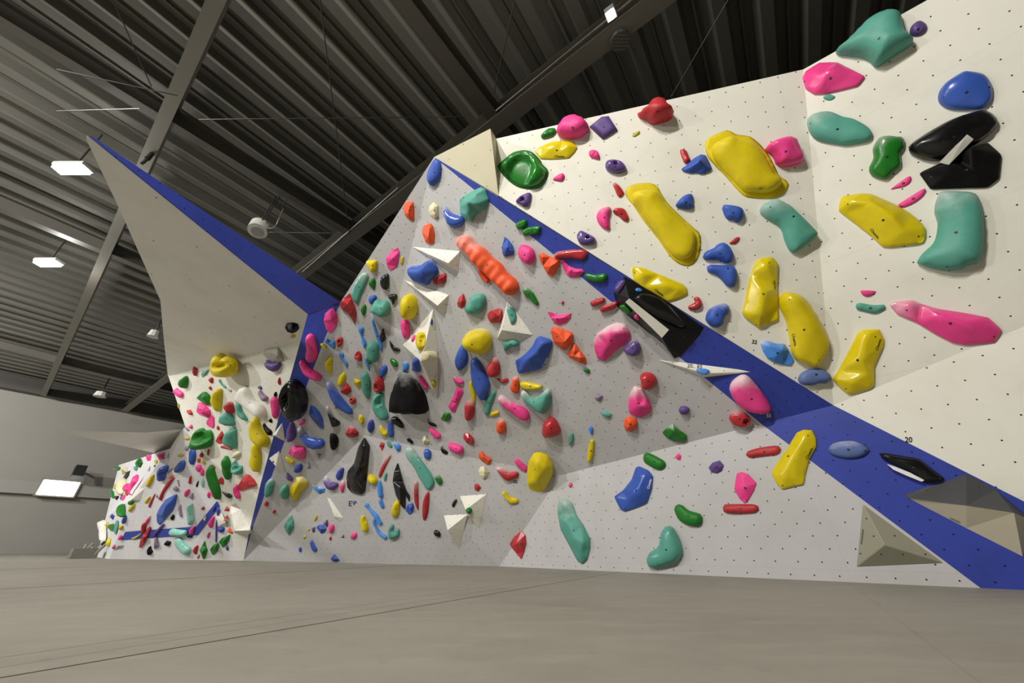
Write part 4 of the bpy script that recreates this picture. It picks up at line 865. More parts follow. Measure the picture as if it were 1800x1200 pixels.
def hold_geometry(out_px, pl, o, e1, e2, n, prof, k, extra):
    """triangulated body standing on the plane; returns verts (relative to o, world axes), faces, height"""
    npl = pl
    def uv(px, py, off): 
        P = hit(px, py, npl, off) - o; return (float(P @ e1), float(P @ e2))
    base0 = [uv(x, y, 0) for x, y in out_px]
    A = area(base0); size = math.sqrt(A)
    c0 = centroid(base0)
    # inscribed radius
    xs = [p[0] for p in base0]; ys = [p[1] for p in base0]; r = 0
    for i in range(14):
        for j in range(14):
            p = (min(xs) + (i + .5) / 14 * (max(xs) - min(xs)), min(ys) + (j + .5) / 14 * (max(ys) - min(ys)))
            if inside(p, base0): r = max(r, edist(p, base0))
    r = max(r, size * .12)
    h = min(k * r, .30)
    if 'h' in extra: h = float(extra['h'])
    side = .3 * h
    apx = math.sqrt(area(out_px))
    if prof == 'f' and 'ap' in extra:
        loop = [uv(x, y, side * .5) for x, y in out_px]
        L = len(loop)
        pts = [Vector(p) for p in loop]; zs = [side * .5] * L
        for (x, y, f) in extra['ap']:
            p = uv(x, y, f * h); 
            if not inside(p, loop):
                q = np.array(c0); p = tuple(np.array(p) * .6 + q * .4)
            pts.append(Vector(p)); zs.append(f * h)
        V, E_, Fc, ov, oe, of = delaunay_2d_cdt(pts, [], [list(range(L))], 1, 1e-6)
        z = []
        for lst in ov: z.append(zs[lst[0]] if lst else side * .5)
        sm = False
    else:
        M = int(max(20, min(48, apx * .6)))
        lp = smooth_loop(out_px, M) if prof != 'p' or len(out_px) > 6 else out_px
        loop = [uv(x, y, side) for x, y in lp]
        L = len(loop)
        res = max(2.2, min(6.5, apx / 11.))
        if 'pk' in extra: res = max(res, 5.5)
        s = r / res
        pts = [Vector(p) for p in loop]
        xs = [p[0] for p in loop]; ys = [p[1] for p in loop]
        j = 0; y = min(ys)
        while y < max(ys):
            x = min(xs) + (s / 2 if j % 2 else 0)
            while x < max(xs):
                if inside((x, y), loop) and edist((x, y), loop) > s * .45: pts.append(Vector((x, y)))
                x += s
            y += s * .87; j += 1
        V, E_, Fc, ov, oe, of = delaunay_2d_cdt(pts, [], [list(range(L))], 1, 1e-6)
        rs = random.Random(int(out_px[0][0] * 31 + out_px[0][1]))
        th = rs.random() * 6.28; tilt = .22
        long_ = np.array([max(xs) - min(xs), max(ys) - min(ys)])
        if 'ribs' in extra:
            M2 = np.cov(np.array(loop).T); w_, v_ = np.linalg.eigh(M2); axis = v_[:, 1]
        z = []
        for i, v in enumerate(V):
            d = edist((v.x, v.y), loop)
            if i < L and (not ov[i] or ov[i][0] < L) : d = 0
            t = min(1, d / (r * .98))
            if prof == 'p': f = min(1, t / .35); f = f * (2 - f)
            else: f = math.sqrt(max(0, 1 - (1 - t) ** 2))
            zz = side + (h - side) * f
            if prof == 'o':
                q = ((v.x - c0[0]) * math.cos(th) + (v.y - c0[1]) * math.sin(th)) / (size * .6)
                zz *= 1 + tilt * max(-1, min(1, q)) * f
                zz *= 1 + .05 * math.sin(v.x / size * 7 + th) * math.cos(v.y / size * 6) * f
            if 'ribs' in extra:
                a = v.x * axis[0] + v.y * axis[1]
                zz *= 1 + f * (.05 * math.sin(a / size * 26) + .08 * math.sin(a / size * 5.2))
            if 'rib' in extra:
                zz *= 1 + .16 * f * math.sin((v.x + .25 * v.y) / size * 15)
            z.append(zz)
        sm = True
    # pocket
    for pk in extra.get('pk', []):
        cx, cy, rx, ry, ang = pk
        pc = uv(cx, cy, h * .8); 
        ca, sa = math.cos(ang), math.sin(ang)
        ax_ = np.array(uv(cx + rx * ca, cy + rx * sa, h * .8)) - pc; ay_ = np.array(uv(cx - ry * sa, cy + ry * ca, h * .8)) - pc
        Mx = np.linalg.inv(np.stack([ax_, ay_], 1))
        if prof == 'f': continue
        for i, v in enumerate(V):
            q = Mx @ (np.array((v.x, v.y)) - pc); d = math.hypot(*q)
            if d < 1.2:
                w = max(0, min(1, (1.2 - d) / .4)); w = w * w * (3 - 2 * w)
                z[i] = z[i] * (1 - w) + max(.12 * h, z[i] * .25) * w
    vs = [(v.x, v.y, z[i]) for i, v in enumerate(V)]
    fs = [tuple(f) for f in Fc]
    # skirt down to the panel: boundary edges
    from collections import Counter
    ec = Counter(); od = {}
    for f in fs:
        for a, b in zip(f, f[1:] + f[:1]):
            ec[(min(a, b), max(a, b))] += 1; od[(min(a, b), max(a, b))] = (a, b)
    bmap = {}
    for e, cnt in ec.items():
        if cnt == 1:
            a, b = od[e]
            for q in (a, b):
                if q not in bmap:
                    bmap[q] = len(vs); x, y, zz = vs[q]
                    vs.append((c0[0] + (x - c0[0]) * .985, c0[1] + (y - c0[1]) * .985, .001))
            fs.append((b, a, bmap[a], bmap[b]))
    # seat the foot on whatever it stands on (folds, neighbouring panels, volumes)
    base = set(bmap.values())
    if 'free' not in extra:
        for i, (x, y, zz) in enumerate(vs):
            q = o + e1 * x + e2 * y + n * .35
            Lq = CAST.ray_cast(Vector(map(float, q)), Vector(map(float, -n)), .6)[0]
            if Lq is None: continue
            zs_ = float((np.array(Lq) - o) @ n)
            if zs_ > .08: continue
            if i in base:
                if zs_ > -.06: vs[i] = (x, y, zs_ + .0015)
            elif zz < zs_ + .004: vs[i] = (x, y, zs_ + .004)
    V3d = [e1 * x + e2 * y + n * zz for x, y, zz in vs]
    return V3d, fs, h, sm, r

def fit_hold(out_px, pl, o, e1, e2, n, prof, k, extra):
    """the body's raised top also shows past its foot: shrink the foot until the whole body covers the outline"""
    T = np.array(out_px); tlo, thi = T.min(0), T.max(0); tc, ts = (tlo + thi) / 2, thi - tlo
    cur = T.copy(); best = None
    for it in range(4):
        try: g = hold_geometry([tuple(p) for p in cur], pl, o, e1, e2, n, prof, k, extra)
        except Exception:
            if best is None: raise
            return best
        best = g
        pr = np.array([proj(v + o) for v in g[0]]); lo, hi = pr.min(0), pr.max(0)
        mc, ms = (lo + hi) / 2, hi - lo
        sc = np.clip(ts / np.maximum(ms, 1e-6), .55, 1.5)
        cc = (cur.min(0) + cur.max(0)) / 2
        cur = (cur - cc) * np.clip(sc, .75, 1.25) + cc + (tc - mc)
        tot = (cur.max(0) - cur.min(0)) / ts
        if (tot < .5).any():
            ctr = (cur.min(0) + cur.max(0)) / 2
            cur = (cur - ctr) * np.maximum(1, .5 / tot) + ctr
    return best

def text_mesh(name, body, px, py, ang, length, tree, o, fallback, lift=.0018, bold=True):
    cu = bpy.data.curves.new('tmp', 'FONT'); cu.body = body; cu.align_x = 'CENTER'; cu.align_y = 'CENTER'
    cu.resolution_u = 3
    if bold: cu.offset = .018
    ob = bpy.data.objects.new('tmp', cu); COL.objects.link(ob)
    bpy.context.view_layer.update()
    me = bpy.data.meshes.new_from_object(ob.evaluated_get(bpy.context.evaluated_depsgraph_get()))
    bpy.data.objects.remove(ob); bpy.data.curves.remove(cu)
    xs = [v.co.x for v in me.vertices]
    k = length / (max(xs) - min(xs)); a = math.radians(ang)
    for v in me.vertices:
        x, y = v.co.x * k, -v.co.y * k
        X, Y = px + x * math.cos(a) - y * math.sin(a), py + x * math.sin(a) + y * math.cos(a)
        d = Vector(map(float, ray(X, Y)))
        L, nn, i, ds = tree.ray_cast(Vector(map(float, O)), d)
        P = np.array(L) if L is not None else hit(X, Y, fallback)
        back = (O - P) / np.linalg.norm(O - P)
        v.co = Vector(map(float, P + back * lift - o))
    me.name = name; me.update()
    return me
def bolt_mesh(P, n, r, recess=True):
    e1, e2 = basis(n); vs, fs, mi = [], [], []
    def disc(rad, z, m, seg=12):
        i = len(vs)
        for k in range(seg):
            t = 2 * math.pi * k / seg; vs.append(P + e1 * rad * math.cos(t) + e2 * rad * math.sin(t) + n * z)
        return i
    seg = 12
    a = disc(r, -.004, 0); b = disc(r, .0012, 0); c = disc(r * .62, .0012, 1); d = disc(r * .55, .004, 1)
    def band(x, y, m):
        for k in range(seg): fs.append((x + k, x + (k + 1) % seg, y + (k + 1) % seg, y + k)); mi.append(m)
    band(a, b, 0); band(b, c, 0); band(c, d, 1)
    fs.append(tuple(range(d, d + seg))); mi.append(1)
    fs.append(tuple(range(a + seg - 1, a - 1, -1))); mi.append(0)
    me = me_from('bolt', vs, fs); me.materials.append(M_HOLE); me.materials.append(M_STEEL)
    me.polygons.foreach_set('material_index', mi)
    return me

ITEMS = []       # everything that needs a label: dict(ob, px, py, size, colour, noun, ident, label)
# ------------------------------------------------------------------ volumes (plywood shapes screwed to the panels)
caster()
_newv = []
for sec, row in parse(VOLUMES):
    out = pxs(row[0], sec); ap = []
    for t in row[1].split():
        x, y, f = (float(q) for q in t.split(',')); ap.append((sec[0] + x / sec[2], sec[1] + y / sec[2], f))
    c = centroid(out); L, n, ident = cast_near(*c)
    pl = (n, float(n @ L)); e1, e2 = basis(n)
    poly = [hit(x, y, pl, .001) for x, y in out]
    def _cut(pp):
        vv_ = [Vector(map(float, p)) for p in pp] + [Vector(map(float, hit(x, y, pl, f * .2))) for x, y, f in ap]
        q_ = len(pp)
        return bool(BVHTree.FromPolygons(vv_, [(i, (i + 1) % q_, q_) for i in range(q_)]).overlap(CAST))
    if _cut(poly):
        p2 = list(poly)
        for i_, (x, y) in enumerate(out):
            cq = cast(x, y)
            if cq and abs(float((cq[0] - L) @ n)) < .08: p2[i_] = cq[0] + n * .0015
        if not _cut(p2): poly = p2
    a2 = [(float((p - L) @ e1), float((p - L) @ e2)) for p in poly]
    size = math.sqrt(area(a2)); hh = min(.32, size * .42)
    vs = [p - L for p in poly]; k = len(vs)
    for x, y, f in ap: vs.append(hit(x, y, pl, f * hh) - L)
    pts = [Vector(p) for p in a2] + [Vector((float(v @ e1), float(v @ e2))) for v in vs[k:]]
    # apexes may hang outside the foot in plan: order them by a convex fan instead of CDT
    if len(ap) == 1:
        fs = [(i, (i + 1) % k, k) for i in range(k)]
    else:
        V, E_, Fc, ov, oe, of = delaunay_2d_cdt([Vector((x, -y)) for x, y in out] + [Vector((x, -y)) for x, y, f in ap], [], [list(range(k))], 1, 1e-6)
        fs = [tuple(ov[i][0] for i in f) for f in Fc]
    uvs = [(float(v @ e1), float(v @ e2)) for v in vs]
    me = me_from('volume', vs, fs + [tuple(range(k - 1, -1, -1))], uvs); fix_normals(me)
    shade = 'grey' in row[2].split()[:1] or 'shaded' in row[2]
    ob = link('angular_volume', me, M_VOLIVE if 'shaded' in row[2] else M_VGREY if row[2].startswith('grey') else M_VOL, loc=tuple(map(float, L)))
    bv = ob.modifiers.new('edge', 'BEVEL'); bv.width = .004; bv.segments = 1; bv.limit_method = 'ANGLE'; bv.angle_limit = .3
    tag(ob, row[2], 'climbing volume', 'plywood volumes screwed to the walls')
    _newv.append(([v + L for v in vs], fs))
    if 'dark hole' in row[2]:
        hx, hy = ((152, 468) if row[2].startswith('grey') else (322, 488))
        _newv[-1] += ((sec[0] + hx / sec[2], sec[1] + hy / sec[2], ob),)
for t in _newv: add_caster(t[0], t[1], 'volume')
# the long black box volume over the blue band
def px_poly(s, sec): return pxs(s, sec)
_sec = (1050, 420, 5.333)
_bo = pxs('150,500 250,352 340,395 640,575 1000,828 960,900 780,1100 722,1120 600,960 480,880 190,640', _sec)
_L, _n2, _id = cast_near(1150, 560)
_pl = (PL_OVER_R[0], PL_OVER_R[1]); _e1, _e2 = basis(_pl[0])
_h = .17
_top = [pxs(s, _sec)[0] for s in ('262,590', '300,556', '672,850', '605,926')]
_vs = [hit(x, y, _pl, .001) for x, y in _bo] + [hit(x, y, _pl, _h) for x, y in _top]
_o = sum(_vs) / len(_vs)
_k = len(_bo)
_fs = [(0, 1, 12, 11), (1, 2, 12), (2, 3, 12), (3, 13, 12), (3, 4, 13), (4, 5, 13), (5, 6, 13), (6, 14, 13), (6, 7, 14), (7, 8, 14), (8, 9, 14), (9, 11, 14), (9, 10, 11), (10, 0, 11), (11, 12, 13, 14)]
_me = me_from('volume', [v - _o for v in _vs], _fs + [tuple(range(_k - 1, -1, -1))], [(float(v @ _e1), float(v @ _e2)) for v in _vs]); fix_normals(_me)
_bx = link('angular_volume', _me, M_VBLACK, loc=tuple(map(float, _o)))
tag(_bx, 'long black box volume with a white grip strip across the blue band', 'climbing volume', 'plywood volumes screwed to the walls')
add_caster(_vs, _fs, 'volume')
_sp = [hit(x, y, _pl, _h + .004) for x, y in _top]; _q = [hit(x, y, _pl, _h - .004) for x, y in _top]
_sm = me_from('grip_strip', [p - _o for p in _sp + _q], [(0, 1, 2, 3), (7, 6, 5, 4)] + [(i, 4 + i, 4 + (i + 1) % 4, (i + 1) % 4) for i in range(4)]); fix_normals(_sm)
_gs = link('grip_strip', _sm, plain('grip_strip_white', 'DEDACB', .8), parent=_bx)
tag(_gs, 'white grip strip along the ridge')
# big dark volume with a cream underside, cut by the photo's right edge
_sec = (1300, 740, 4)
_bo = pxs('1165,515 1300,468 1400,440 1595,372 1800,480 2060,700 1990,950 1595,752 1200,548', _sec)
_rg = pxs('1182,538 1595,594 1930,645', _sec); _hh = (.02, .17, .2)
_pl = PL_LOW_R; _e1, _e2 = basis(_pl[0])
_vs = [hit(x, y, _pl, .001) for x, y in _bo] + [hit(x, y, _pl, h_) for (x, y), h_ in zip(_rg, _hh)]
_o = sum(_vs) / len(_vs)
_up = [(0, 1, 9), (1, 2, 9), (2, 10, 9), (2, 3, 10), (3, 4, 10), (4, 11, 10), (4, 5, 11)]
_lo = [(0, 9, 8), (8, 9, 10), (8, 10, 7), (7, 10, 11), (7, 11, 6), (6, 11, 5)]
_uvs = [(float(v @ _e1), float(v @ _e2)) for v in _vs]
_me = me_from('volume', [v - _o for v in _vs], _up + [tuple(range(8, -1, -1))], _uvs)
_bv = link('angular_volume', _me, M_VDARK, loc=tuple(map(float, _o)))
tag(_bv, 'big dark grey wedge volume with cream underside low on the blue band', 'climbing volume', 'plywood volumes screwed to the walls')
_us = sorted({i for f in _lo for i in f}); _ix = {q: i for i, q in enumerate(_us)}
_me = me_from('underside_panel', [_vs[i] - _o for i in _us], [tuple(_ix[i] for i in f) for f in _lo], [_uvs[i] for i in _us])
tag(link('underside_panel', _me, plain('cream_panel', 'CFC7AE', .6), parent=_bv), 'cream underside panel')
add_caster(_vs, _up + _lo, 'volume')
caster()
for t in _newv:
    if len(t) > 2:
        L, n, ident = cast_near(t[2][0], t[2][1])
        me = bolt_mesh(L - np.array(t[2][2].location), n, .022)
        link('bolt_hole', me, None, parent=t[2][2])

# ------------------------------------------------------------------ holds
PLACED = []
KINDEND = ('sloper', 'jug', 'foothold', 'hold', 'pinch', 'crimp')
for sec, row in parse(CATALOG):
    head = row[0].split(); code = head[0]; prof = head[1][0]; k = float(head[1][1:]); gl = 'gl' in head
    out = pxs(row[1], sec); noun = row[2].replace('jib', 'foothold')
    ex = {}
    for t in (row[3].split(';') if len(row) > 3 else []):
        if '=' in t:
            a, b = t.split('=', 1); ex[a.strip()] = b.strip()
    if 'ap' in ex:
        ex['ap'] = [(sec[0] + float(x) / sec[2], sec[1] + float(y) / sec[2], float(f)) for x, y, f in (q.split(',') for q in ex['ap'].split())]
    elif prof == 'f':
        # a gem: two inner points
        c = centroid(out); ex['ap'] = [(c[0], c[1], 1.)]
    if 'pk' in ex:
        v = [float(q) for q in ex['pk'].split(',')] + [0, 0]
        ex['pk'] = [(sec[0] + v[0] / sec[2], sec[1] + v[1] / sec[2], v[2] / sec[2], v[3] / sec[2], math.radians(v[4]))]
    c = centroid(out)
    if not inside(c, out):
        c = tuple((np.array(out[len(out) // 4]) + np.array(out[(3 * len(out)) // 4])) / 2)
    L, n, ident = cast_near(*c)
    pl = (n, float(n @ L)); e1, e2 = basis(n)
    body_px = out; fl = float(ex.get('fl', 0))
    if fl:
        body_px = [((x - c[0]) * (1 - fl) + c[0], (y - c[1]) * (1 - fl) + c[1]) for x, y in out]
    try:
        vs, fs, h, sm, r = fit_hold(body_px, pl, L, e1, e2, n, prof, k, ex)
    except Exception as exn:
        print('FAILED', row[0], noun, c, exn); continue
    # holds in the photo touch but do not pass through each other: draw the newcomer in, or lift it off a panel it cuts
    wv = [Vector(map(float, v + L)) for v in vs]
    def clash(vv):
        t = BVHTree.FromPolygons([Vector(map(float, q)) for q in vv], fs)
        lo, hi = np.min(vv, 0), np.max(vv, 0)
        for t2, lo2, hi2 in PLACED:
            if (lo < hi2).all() and (hi > lo2).all() and t.overlap(t2): return True
        return False
    def cuts(vv):
        return bool(BVHTree.FromPolygons([Vector(map(float, q)) for q in vv], fs).overlap(CAST))
    vv = np.array([v + L for v in vs]); sc_ = 1.
    if 'free' not in ex:
        for _ in range(10):
            if not cuts(vv): break
            vv = vv + n * (.006 if np.linalg.norm(L) < 8 else .012)
    while clash(vv) and sc_ > .7:
        sc_ *= .94
        cc = vv.mean(0); d_ = vv - cc; hn = d_ @ n
        vv = cc + (d_ - np.outer(hn, n)) * .94 + np.outer(hn, n)
        m0 = (vv - L) @ n
    PLACED.append((BVHTree.FromPolygons([Vector(map(float, q)) for q in vv], fs), np.min(vv, 0), np.max(vv, 0)))
    vs = [v - L for v in vv]
    me = me_from('hold', vs, fs, smooth=sm); fix_normals(me)
    last = noun.split()[-1]
    name = noun.replace('-', '_').replace(' ', '_') + ('' if last in KINDEND else '_hold')
    mt = hold_mat(code, gl, int(ex.get('ch', 0)))
    ob = link(name, me, mt, loc=tuple(map(float, L)))
    apx = math.sqrt(area(out))
    if prof == 'f' and apx > 14:
        if 'sm' in ex:
            sd = ob.modifiers.new('round', 'SUBSURF'); sd.levels = sd.render_levels = 2
            cr = me.attributes.new('crease_edge', 'FLOAT', 'EDGE')
            vals = []
            for e in me.edges:
                vals.append(.55)
            cr.data.foreach_set('value', vals)
            me.polygons.foreach_set('use_smooth', [True] * len(me.polygons))
        else:
            bv = ob.modifiers.new('edge', 'BEVEL'); bv.width = r * .09; bv.segments = 2; bv.limit_method = 'ANGLE'; bv.angle_limit = .25
    tree = BVHTree.FromPolygons([Vector(map(float, v + L)) for v in vs], fs)
    if fl:
        fv, ff, fh, fsm, fr = fit_hold(out, pl, L, e1, e2, n, 'p', .1, {'h': '.014'})
        fm = me_from('base_flange', fv, ff, smooth=True); fix_normals(fm)
        link('base_flange', fm, mt, parent=ob)
    nb = int(ex.get('b', 1 if apx > 17 and code != 'D' else 0))
    if nb:
        P2 = np.array(out); cen = np.array(c); w_, v_ = np.linalg.eigh(np.cov(P2.T)); ax = v_[:, 1] * math.sqrt(w_[1])
        spots = []
        if 'bp' in ex:
            q = [float(t) for t in ex['bp'].split(',')]; spots.append((sec[0] + q[0] / sec[2], sec[1] + q[1] / sec[2]))
        else: spots.append(tuple(cen))
        for s_ in (1, -1, .3)[:nb - 1]: spots.append(tuple(cen + ax * s_ * 1.15))
        for i, (x, y) in enumerate(spots):
            Lh, nn, ii, dd = tree.ray_cast(Vector(map(float, O)), Vector(map(float, ray(x, y))))
            if Lh is None: continue
            nn = np.array(nn)
            if nn @ (O - np.array(Lh)) < 0: nn = -nn
            bm_ = bolt_mesh(np.array(Lh) - L, nn, .0105 if i == 0 else .0065)
            bo_ = link('bolt' if i == 0 else 'screw', bm_, None, parent=ob)
            if i == 0 and apx > 40:
                hp = np.array(Lh) - L + nn * .004
                link('bolt_socket', bolt_mesh(hp, nn, .0038), None, parent=bo_)
    if 'lg' in ex:
        q = ex['lg'].split(','); x, y, a_, ln_ = (float(t) for t in q[:4])
        tm = text_mesh('logo', 'Cheeta.', sec[0] + x / sec[2], sec[1] + y / sec[2], a_, ln_ / sec[2], tree, L, pl)
        link('logo', tm, M_INK if q[4] == 'D' else M_WINK, parent=ob)['label'] = ('black' if q[4] == 'D' else 'white') + ' maker lettering'
    if 'strip' in ex:
        if ex['strip'] == '1':
            sx = pxs('930,370 1010,430 720,730 605,705', sec)
        else:
            sx = pxs('1035,300 1090,318 1200,362 1300,415 1280,425 1180,385 1080,340', sec)
        A_, B_ = [], []
        for x, y in sx:
            Lh = tree.ray_cast(Vector(map(float, O)), Vector(map(float, ray(x, y))))[0]
            P_ = np.array(Lh) if Lh is not None else hit(x, y, pl, h * .6)
            bk = (O - P_) / np.linalg.norm(O - P_); A_.append(P_ + bk * .012 - L); B_.append(P_ - bk * .004 - L)
        kk = len(A_)
        smesh = me_from('grip_strip', A_ + B_, [tuple(range(kk)), tuple(range(2 * kk - 1, kk - 1, -1))] + [(i, kk + i, kk + (i + 1) % kk, (i + 1) % kk) for i in range(kk)]); fix_normals(smesh)
        link('grip_strip', smesh, hold_mat('E' if ex['strip'] == '1' else 'W', False, 1), parent=ob)['label'] = 'pale grip strip'
    ITEMS.append(dict(ob=ob, x=c[0], y=c[1], s=apx, col=WORD[code], noun=noun, ident=ident, label=ex.get('lab')))
# ------------------------------------------------------------------ labels: look first, then the neighbours one can find
REG = dict(over='central overhang', band='blue band', bandlow='blue band', lowr='low right wall', lowc='low centre wall', up='upper white wall',
           upr='upper right wall', facet='right wall facet', corner='corner panel', greyl='grey wall beside the blue stripe', stripe='narrow blue stripe',
           left='wall under the fin', far='far wall', far2='farthest wall', fin='white fin', finblue='white fin', volume='volume', fin2='back fin')
def rel(a, b):
    dx, dy = b['x'] - a['x'], b['y'] - a['y']
    g = math.hypot(dx, dy)
    if abs(dy) > abs(dx) * .8: return 'above' if dy > 0 else 'below'
    return 'left of' if dx > 0 else 'right of'
_by = sorted(ITEMS, key=lambda d: d['s'])
for d in ITEMS:
    same = sorted(e['s'] for e in ITEMS if e['col'] == d['col'])
    q = same.index(d['s']) / max(1, len(same) - 1)
    d['size'] = 'tiny' if d['s'] < 9 else 'small' if d['s'] < 17 else 'medium' if d['s'] < 32 else 'large'
def nm(e): return '%s %s' % (e['col'], e['noun'])
seen = set(d['label'] for d in ITEMS if d['label'])
for d in ITEMS:
    if d['label']: continue
    nbs = sorted((e for e in ITEMS if e is not d and nm(e) != nm(d)), key=lambda e: math.hypot(e['x'] - d['x'], e['y'] - d['y']) - .5 * e['s'])[:9]
    lab = None
    reg = REG[d['ident']]
    cands = []
    for i in range(6):
        for j in range(i + 1, 7):
            a, b = nbs[i], nbs[j]
            if nm(a) == nm(b): continue
            cands.append((i + j - (a['s'] + b['s']) * .08, '%s %s %s the %s and %s the %s' % (d['size'], nm(d), rel(d, a), nm(a), rel(d, b), nm(b))))
    cands.sort()
    for sc_, t in cands:
        if len(t.split()) <= 16 and t not in seen: lab = t; break
    if lab is None: lab = '%s %s %s the %s' % (d['size'], nm(d), rel(d, nbs[0]), nm(nbs[0]))
    last = d['noun'].split()[-1]
    if last not in KINDEND and len(lab.split()) < 16:
        lab = lab.replace(nm(d), nm(d) + ' hold', 1)
    seen.add(lab); d['label'] = lab
for d in ITEMS:
    tag(d['ob'], d['label'], 'climbing hold', 'climbing holds on the ' + REG[d['ident']])
# ------------------------------------------------------------------ the hall: mat floor, folded steel roof, beams, far walls
_va = ray(1420, 952.3); AX = np.array([_va[0], _va[1], 0.]); AX /= np.linalg.norm(AX)      # towards the climbing wall
BX = np.array([-AX[1], AX[0], 0.])                                                        # along the hall, to the left
ZX = np.array([0, 0, 1.])
def W(a, b, z): return AX * a + BX * b + ZX * z
A0, A9, B0, B9, ZC = -13.0, 9.5, -9.0, 27.0, 7.0
# floor: vinyl-covered crash mats, seams where the mats meet
mt, nt, b = new_mat('crash_mat_vinyl')
tc = N(nt, 'ShaderNodeTexCoord')
n1 = N(nt, 'ShaderNodeTexNoise'); n1.inputs['Scale'].default_value = .55; n1.inputs['Detail'].default_value = 8; n1.inputs['Roughness'].default_value = .6
n2 = N(nt, 'ShaderNodeTexNoise'); n2.inputs['Scale'].default_value = 9; n2.inputs['Detail'].default_value = 6
n3 = N(nt, 'ShaderNodeTexNoise'); n3.inputs['Scale'].default_value = 2.4; n3.inputs['Detail'].default_value = 4
mp = N(nt, 'ShaderNodeMapping'); mp.inputs['Scale'].default_value = (1, 3.2, 1); mp.inputs['Rotation'].default_value = (0, 0, .5)
nt.links.new(tc.outputs['Object'], n1.inputs['Vector']); nt.links.new(tc.outputs['Object'], n2.inputs['Vector'])
nt.links.new(tc.outputs['Object'], mp.inputs['Vector']); nt.links.new(mp.outputs[0], n3.inputs['Vector'])
col = mixc(nt, ramp(nt, n1.outputs[0], .35, .7), lin('949085'), lin('868277'))
col = mixc(nt, math_(nt, 'MULTIPLY', ramp(nt, n3.outputs[0], .45, .75), .5), col, lin('9C978B'))
col = mixc(nt, math_(nt, 'MULTIPLY', ramp(nt, n2.outputs[0], .6, .8), .3), col, lin('67635B'))
SEAM_A, SEAM_B = hz(100, 1174), hz(1094, 1004.4)
sd_ = (SEAM_B - SEAM_A); sd_[2] = 0; sd_ /= np.linalg.norm(sd_); sn_ = np.array([-sd_[1], sd_[0], 0.])
sp = N(nt, 'ShaderNodeSeparateXYZ'); nt.links.new(tc.outputs['Object'], sp.inputs[0])
def seam(px, py, w, c, depth):
    global col
    o_ = float(hz(px, py) @ sn_)
    v = math_(nt, 'ADD', math_(nt, 'MULTIPLY', sp.outputs[0], float(sn_[0])), math_(nt, 'MULTIPLY', sp.outputs[1], float(sn_[1])))
    d_ = math_(nt, 'ABSOLUTE', math_(nt, 'SUBTRACT', v, o_))
    fac = math_(nt, 'MULTIPLY', math_(nt, 'SUBTRACT', 1., ramp(nt, d_, w * .5, w)), depth)
    col = mixc(nt, fac, col, lin(c))
seam(100, 1174, .010, '1E1B16', .95)
seam(100, 1157, .006, '5A564D', .6)
seam(100, 1141, .007, '5A564D', .7)
seam(100, 1029.4, .035, '3A372F', .85)
seam(100, 998, .09, '5A564D', .6)
seam(1540, 1060, .004, '5F5B52', .25)
nt.links.new(col, b.inputs['Base Color']); b.inputs['Roughness'].default_value = .62; b.inputs['Specular IOR Level'].default_value = .35
bp = N(nt, 'ShaderNodeBump'); bp.inputs['Strength'].default_value = .35; bp.inputs['Distance'].default_value = .02
nt.links.new(n3.outputs[0], bp.inputs['Height']); nt.links.new(bp.outputs[0], b.inputs['Normal'])
def slab(name, a0, a1, b0, b1, z0, z1, mat):
    c = W((a0 + a1) / 2, (b0 + b1) / 2, (z0 + z1) / 2)
    ob = link(name, boxes_mesh(name, [(c, (a1 - a0, b1 - b0, z1 - z0), (AX, BX, ZX))]), mat); ob['kind'] = 'structure'; return ob
slab('floor', A0, A9, B0, B9, -.2, 0, mt)
M_HALL = plain('hall_wall_grey', '9A978F', .7, 0, .12, .8)
M_HALL_SHADE = plain('hall_wall_shadowed', '3E3D3A', .8, 0, .15, .8)  # dark tone stands in for the shadow of the climbing walls
slab('wall_left', A0, A9, B9, B9 + .2, 0, ZC + .6, M_HALL)
slab('wall_right', A0, A9, B0 - .2, B0, 0, ZC + .6, M_HALL)
slab('wall_behind', A9, A9 + .2, B0, B9, 0, ZC + .6, M_HALL_SHADE)
slab('wall_front', A0 - .2, A0, B0, B9, 0, ZC + .6, M_HALL)
# ledge bands of the far gable wall
slab('trim_gable_rail', A0, A9, B9 - .25, B9, 2.25, 2.75, plain('gable_rail', '9C9A93', .6))
slab('trim_gable_girder', A0, A9, B9 - .5, B9, 6.3, 6.9, plain('gable_girder', '55534E', .6))
# folded-plate roof running towards the wall
M_ROOF = plain('roof_steel', '69675F', .55, .1, .2, 1.2)
pitch, dep = .56, .17
vs, fs = [], []
nb_ = int((B9 - B0) / pitch) + 1
prof_ = [(0, 0), (.16, 0), (.16 + .07, dep), (.335, dep), (.345, dep - .05), (.375, dep - .05), (.385, dep), (.49, dep), (.56, 0)]
rowp = []
for i in range(nb_):
    for u, v in prof_[:-1]: rowp.append((B0 + i * pitch + u, ZC + v))
rowp.append((B0 + nb_ * pitch, ZC))
for a in (A0, A9):
    for bb, z in rowp: vs.append(W(a, bb, z))
K_ = len(rowp)
for a in (A0, A9):
    for bb, z in rowp: vs.append(W(a, bb, ZC + .4))
fs = [(i, i + 1, K_ + i + 1, K_ + i) for i in range(K_ - 1)]
fs += [(2 * K_, 3 * K_, 4 * K_ - 1, 3 * K_ - 1)]
link('ceiling', me_from('ceiling', vs, fs), M_ROOF)['kind'] = 'structure'
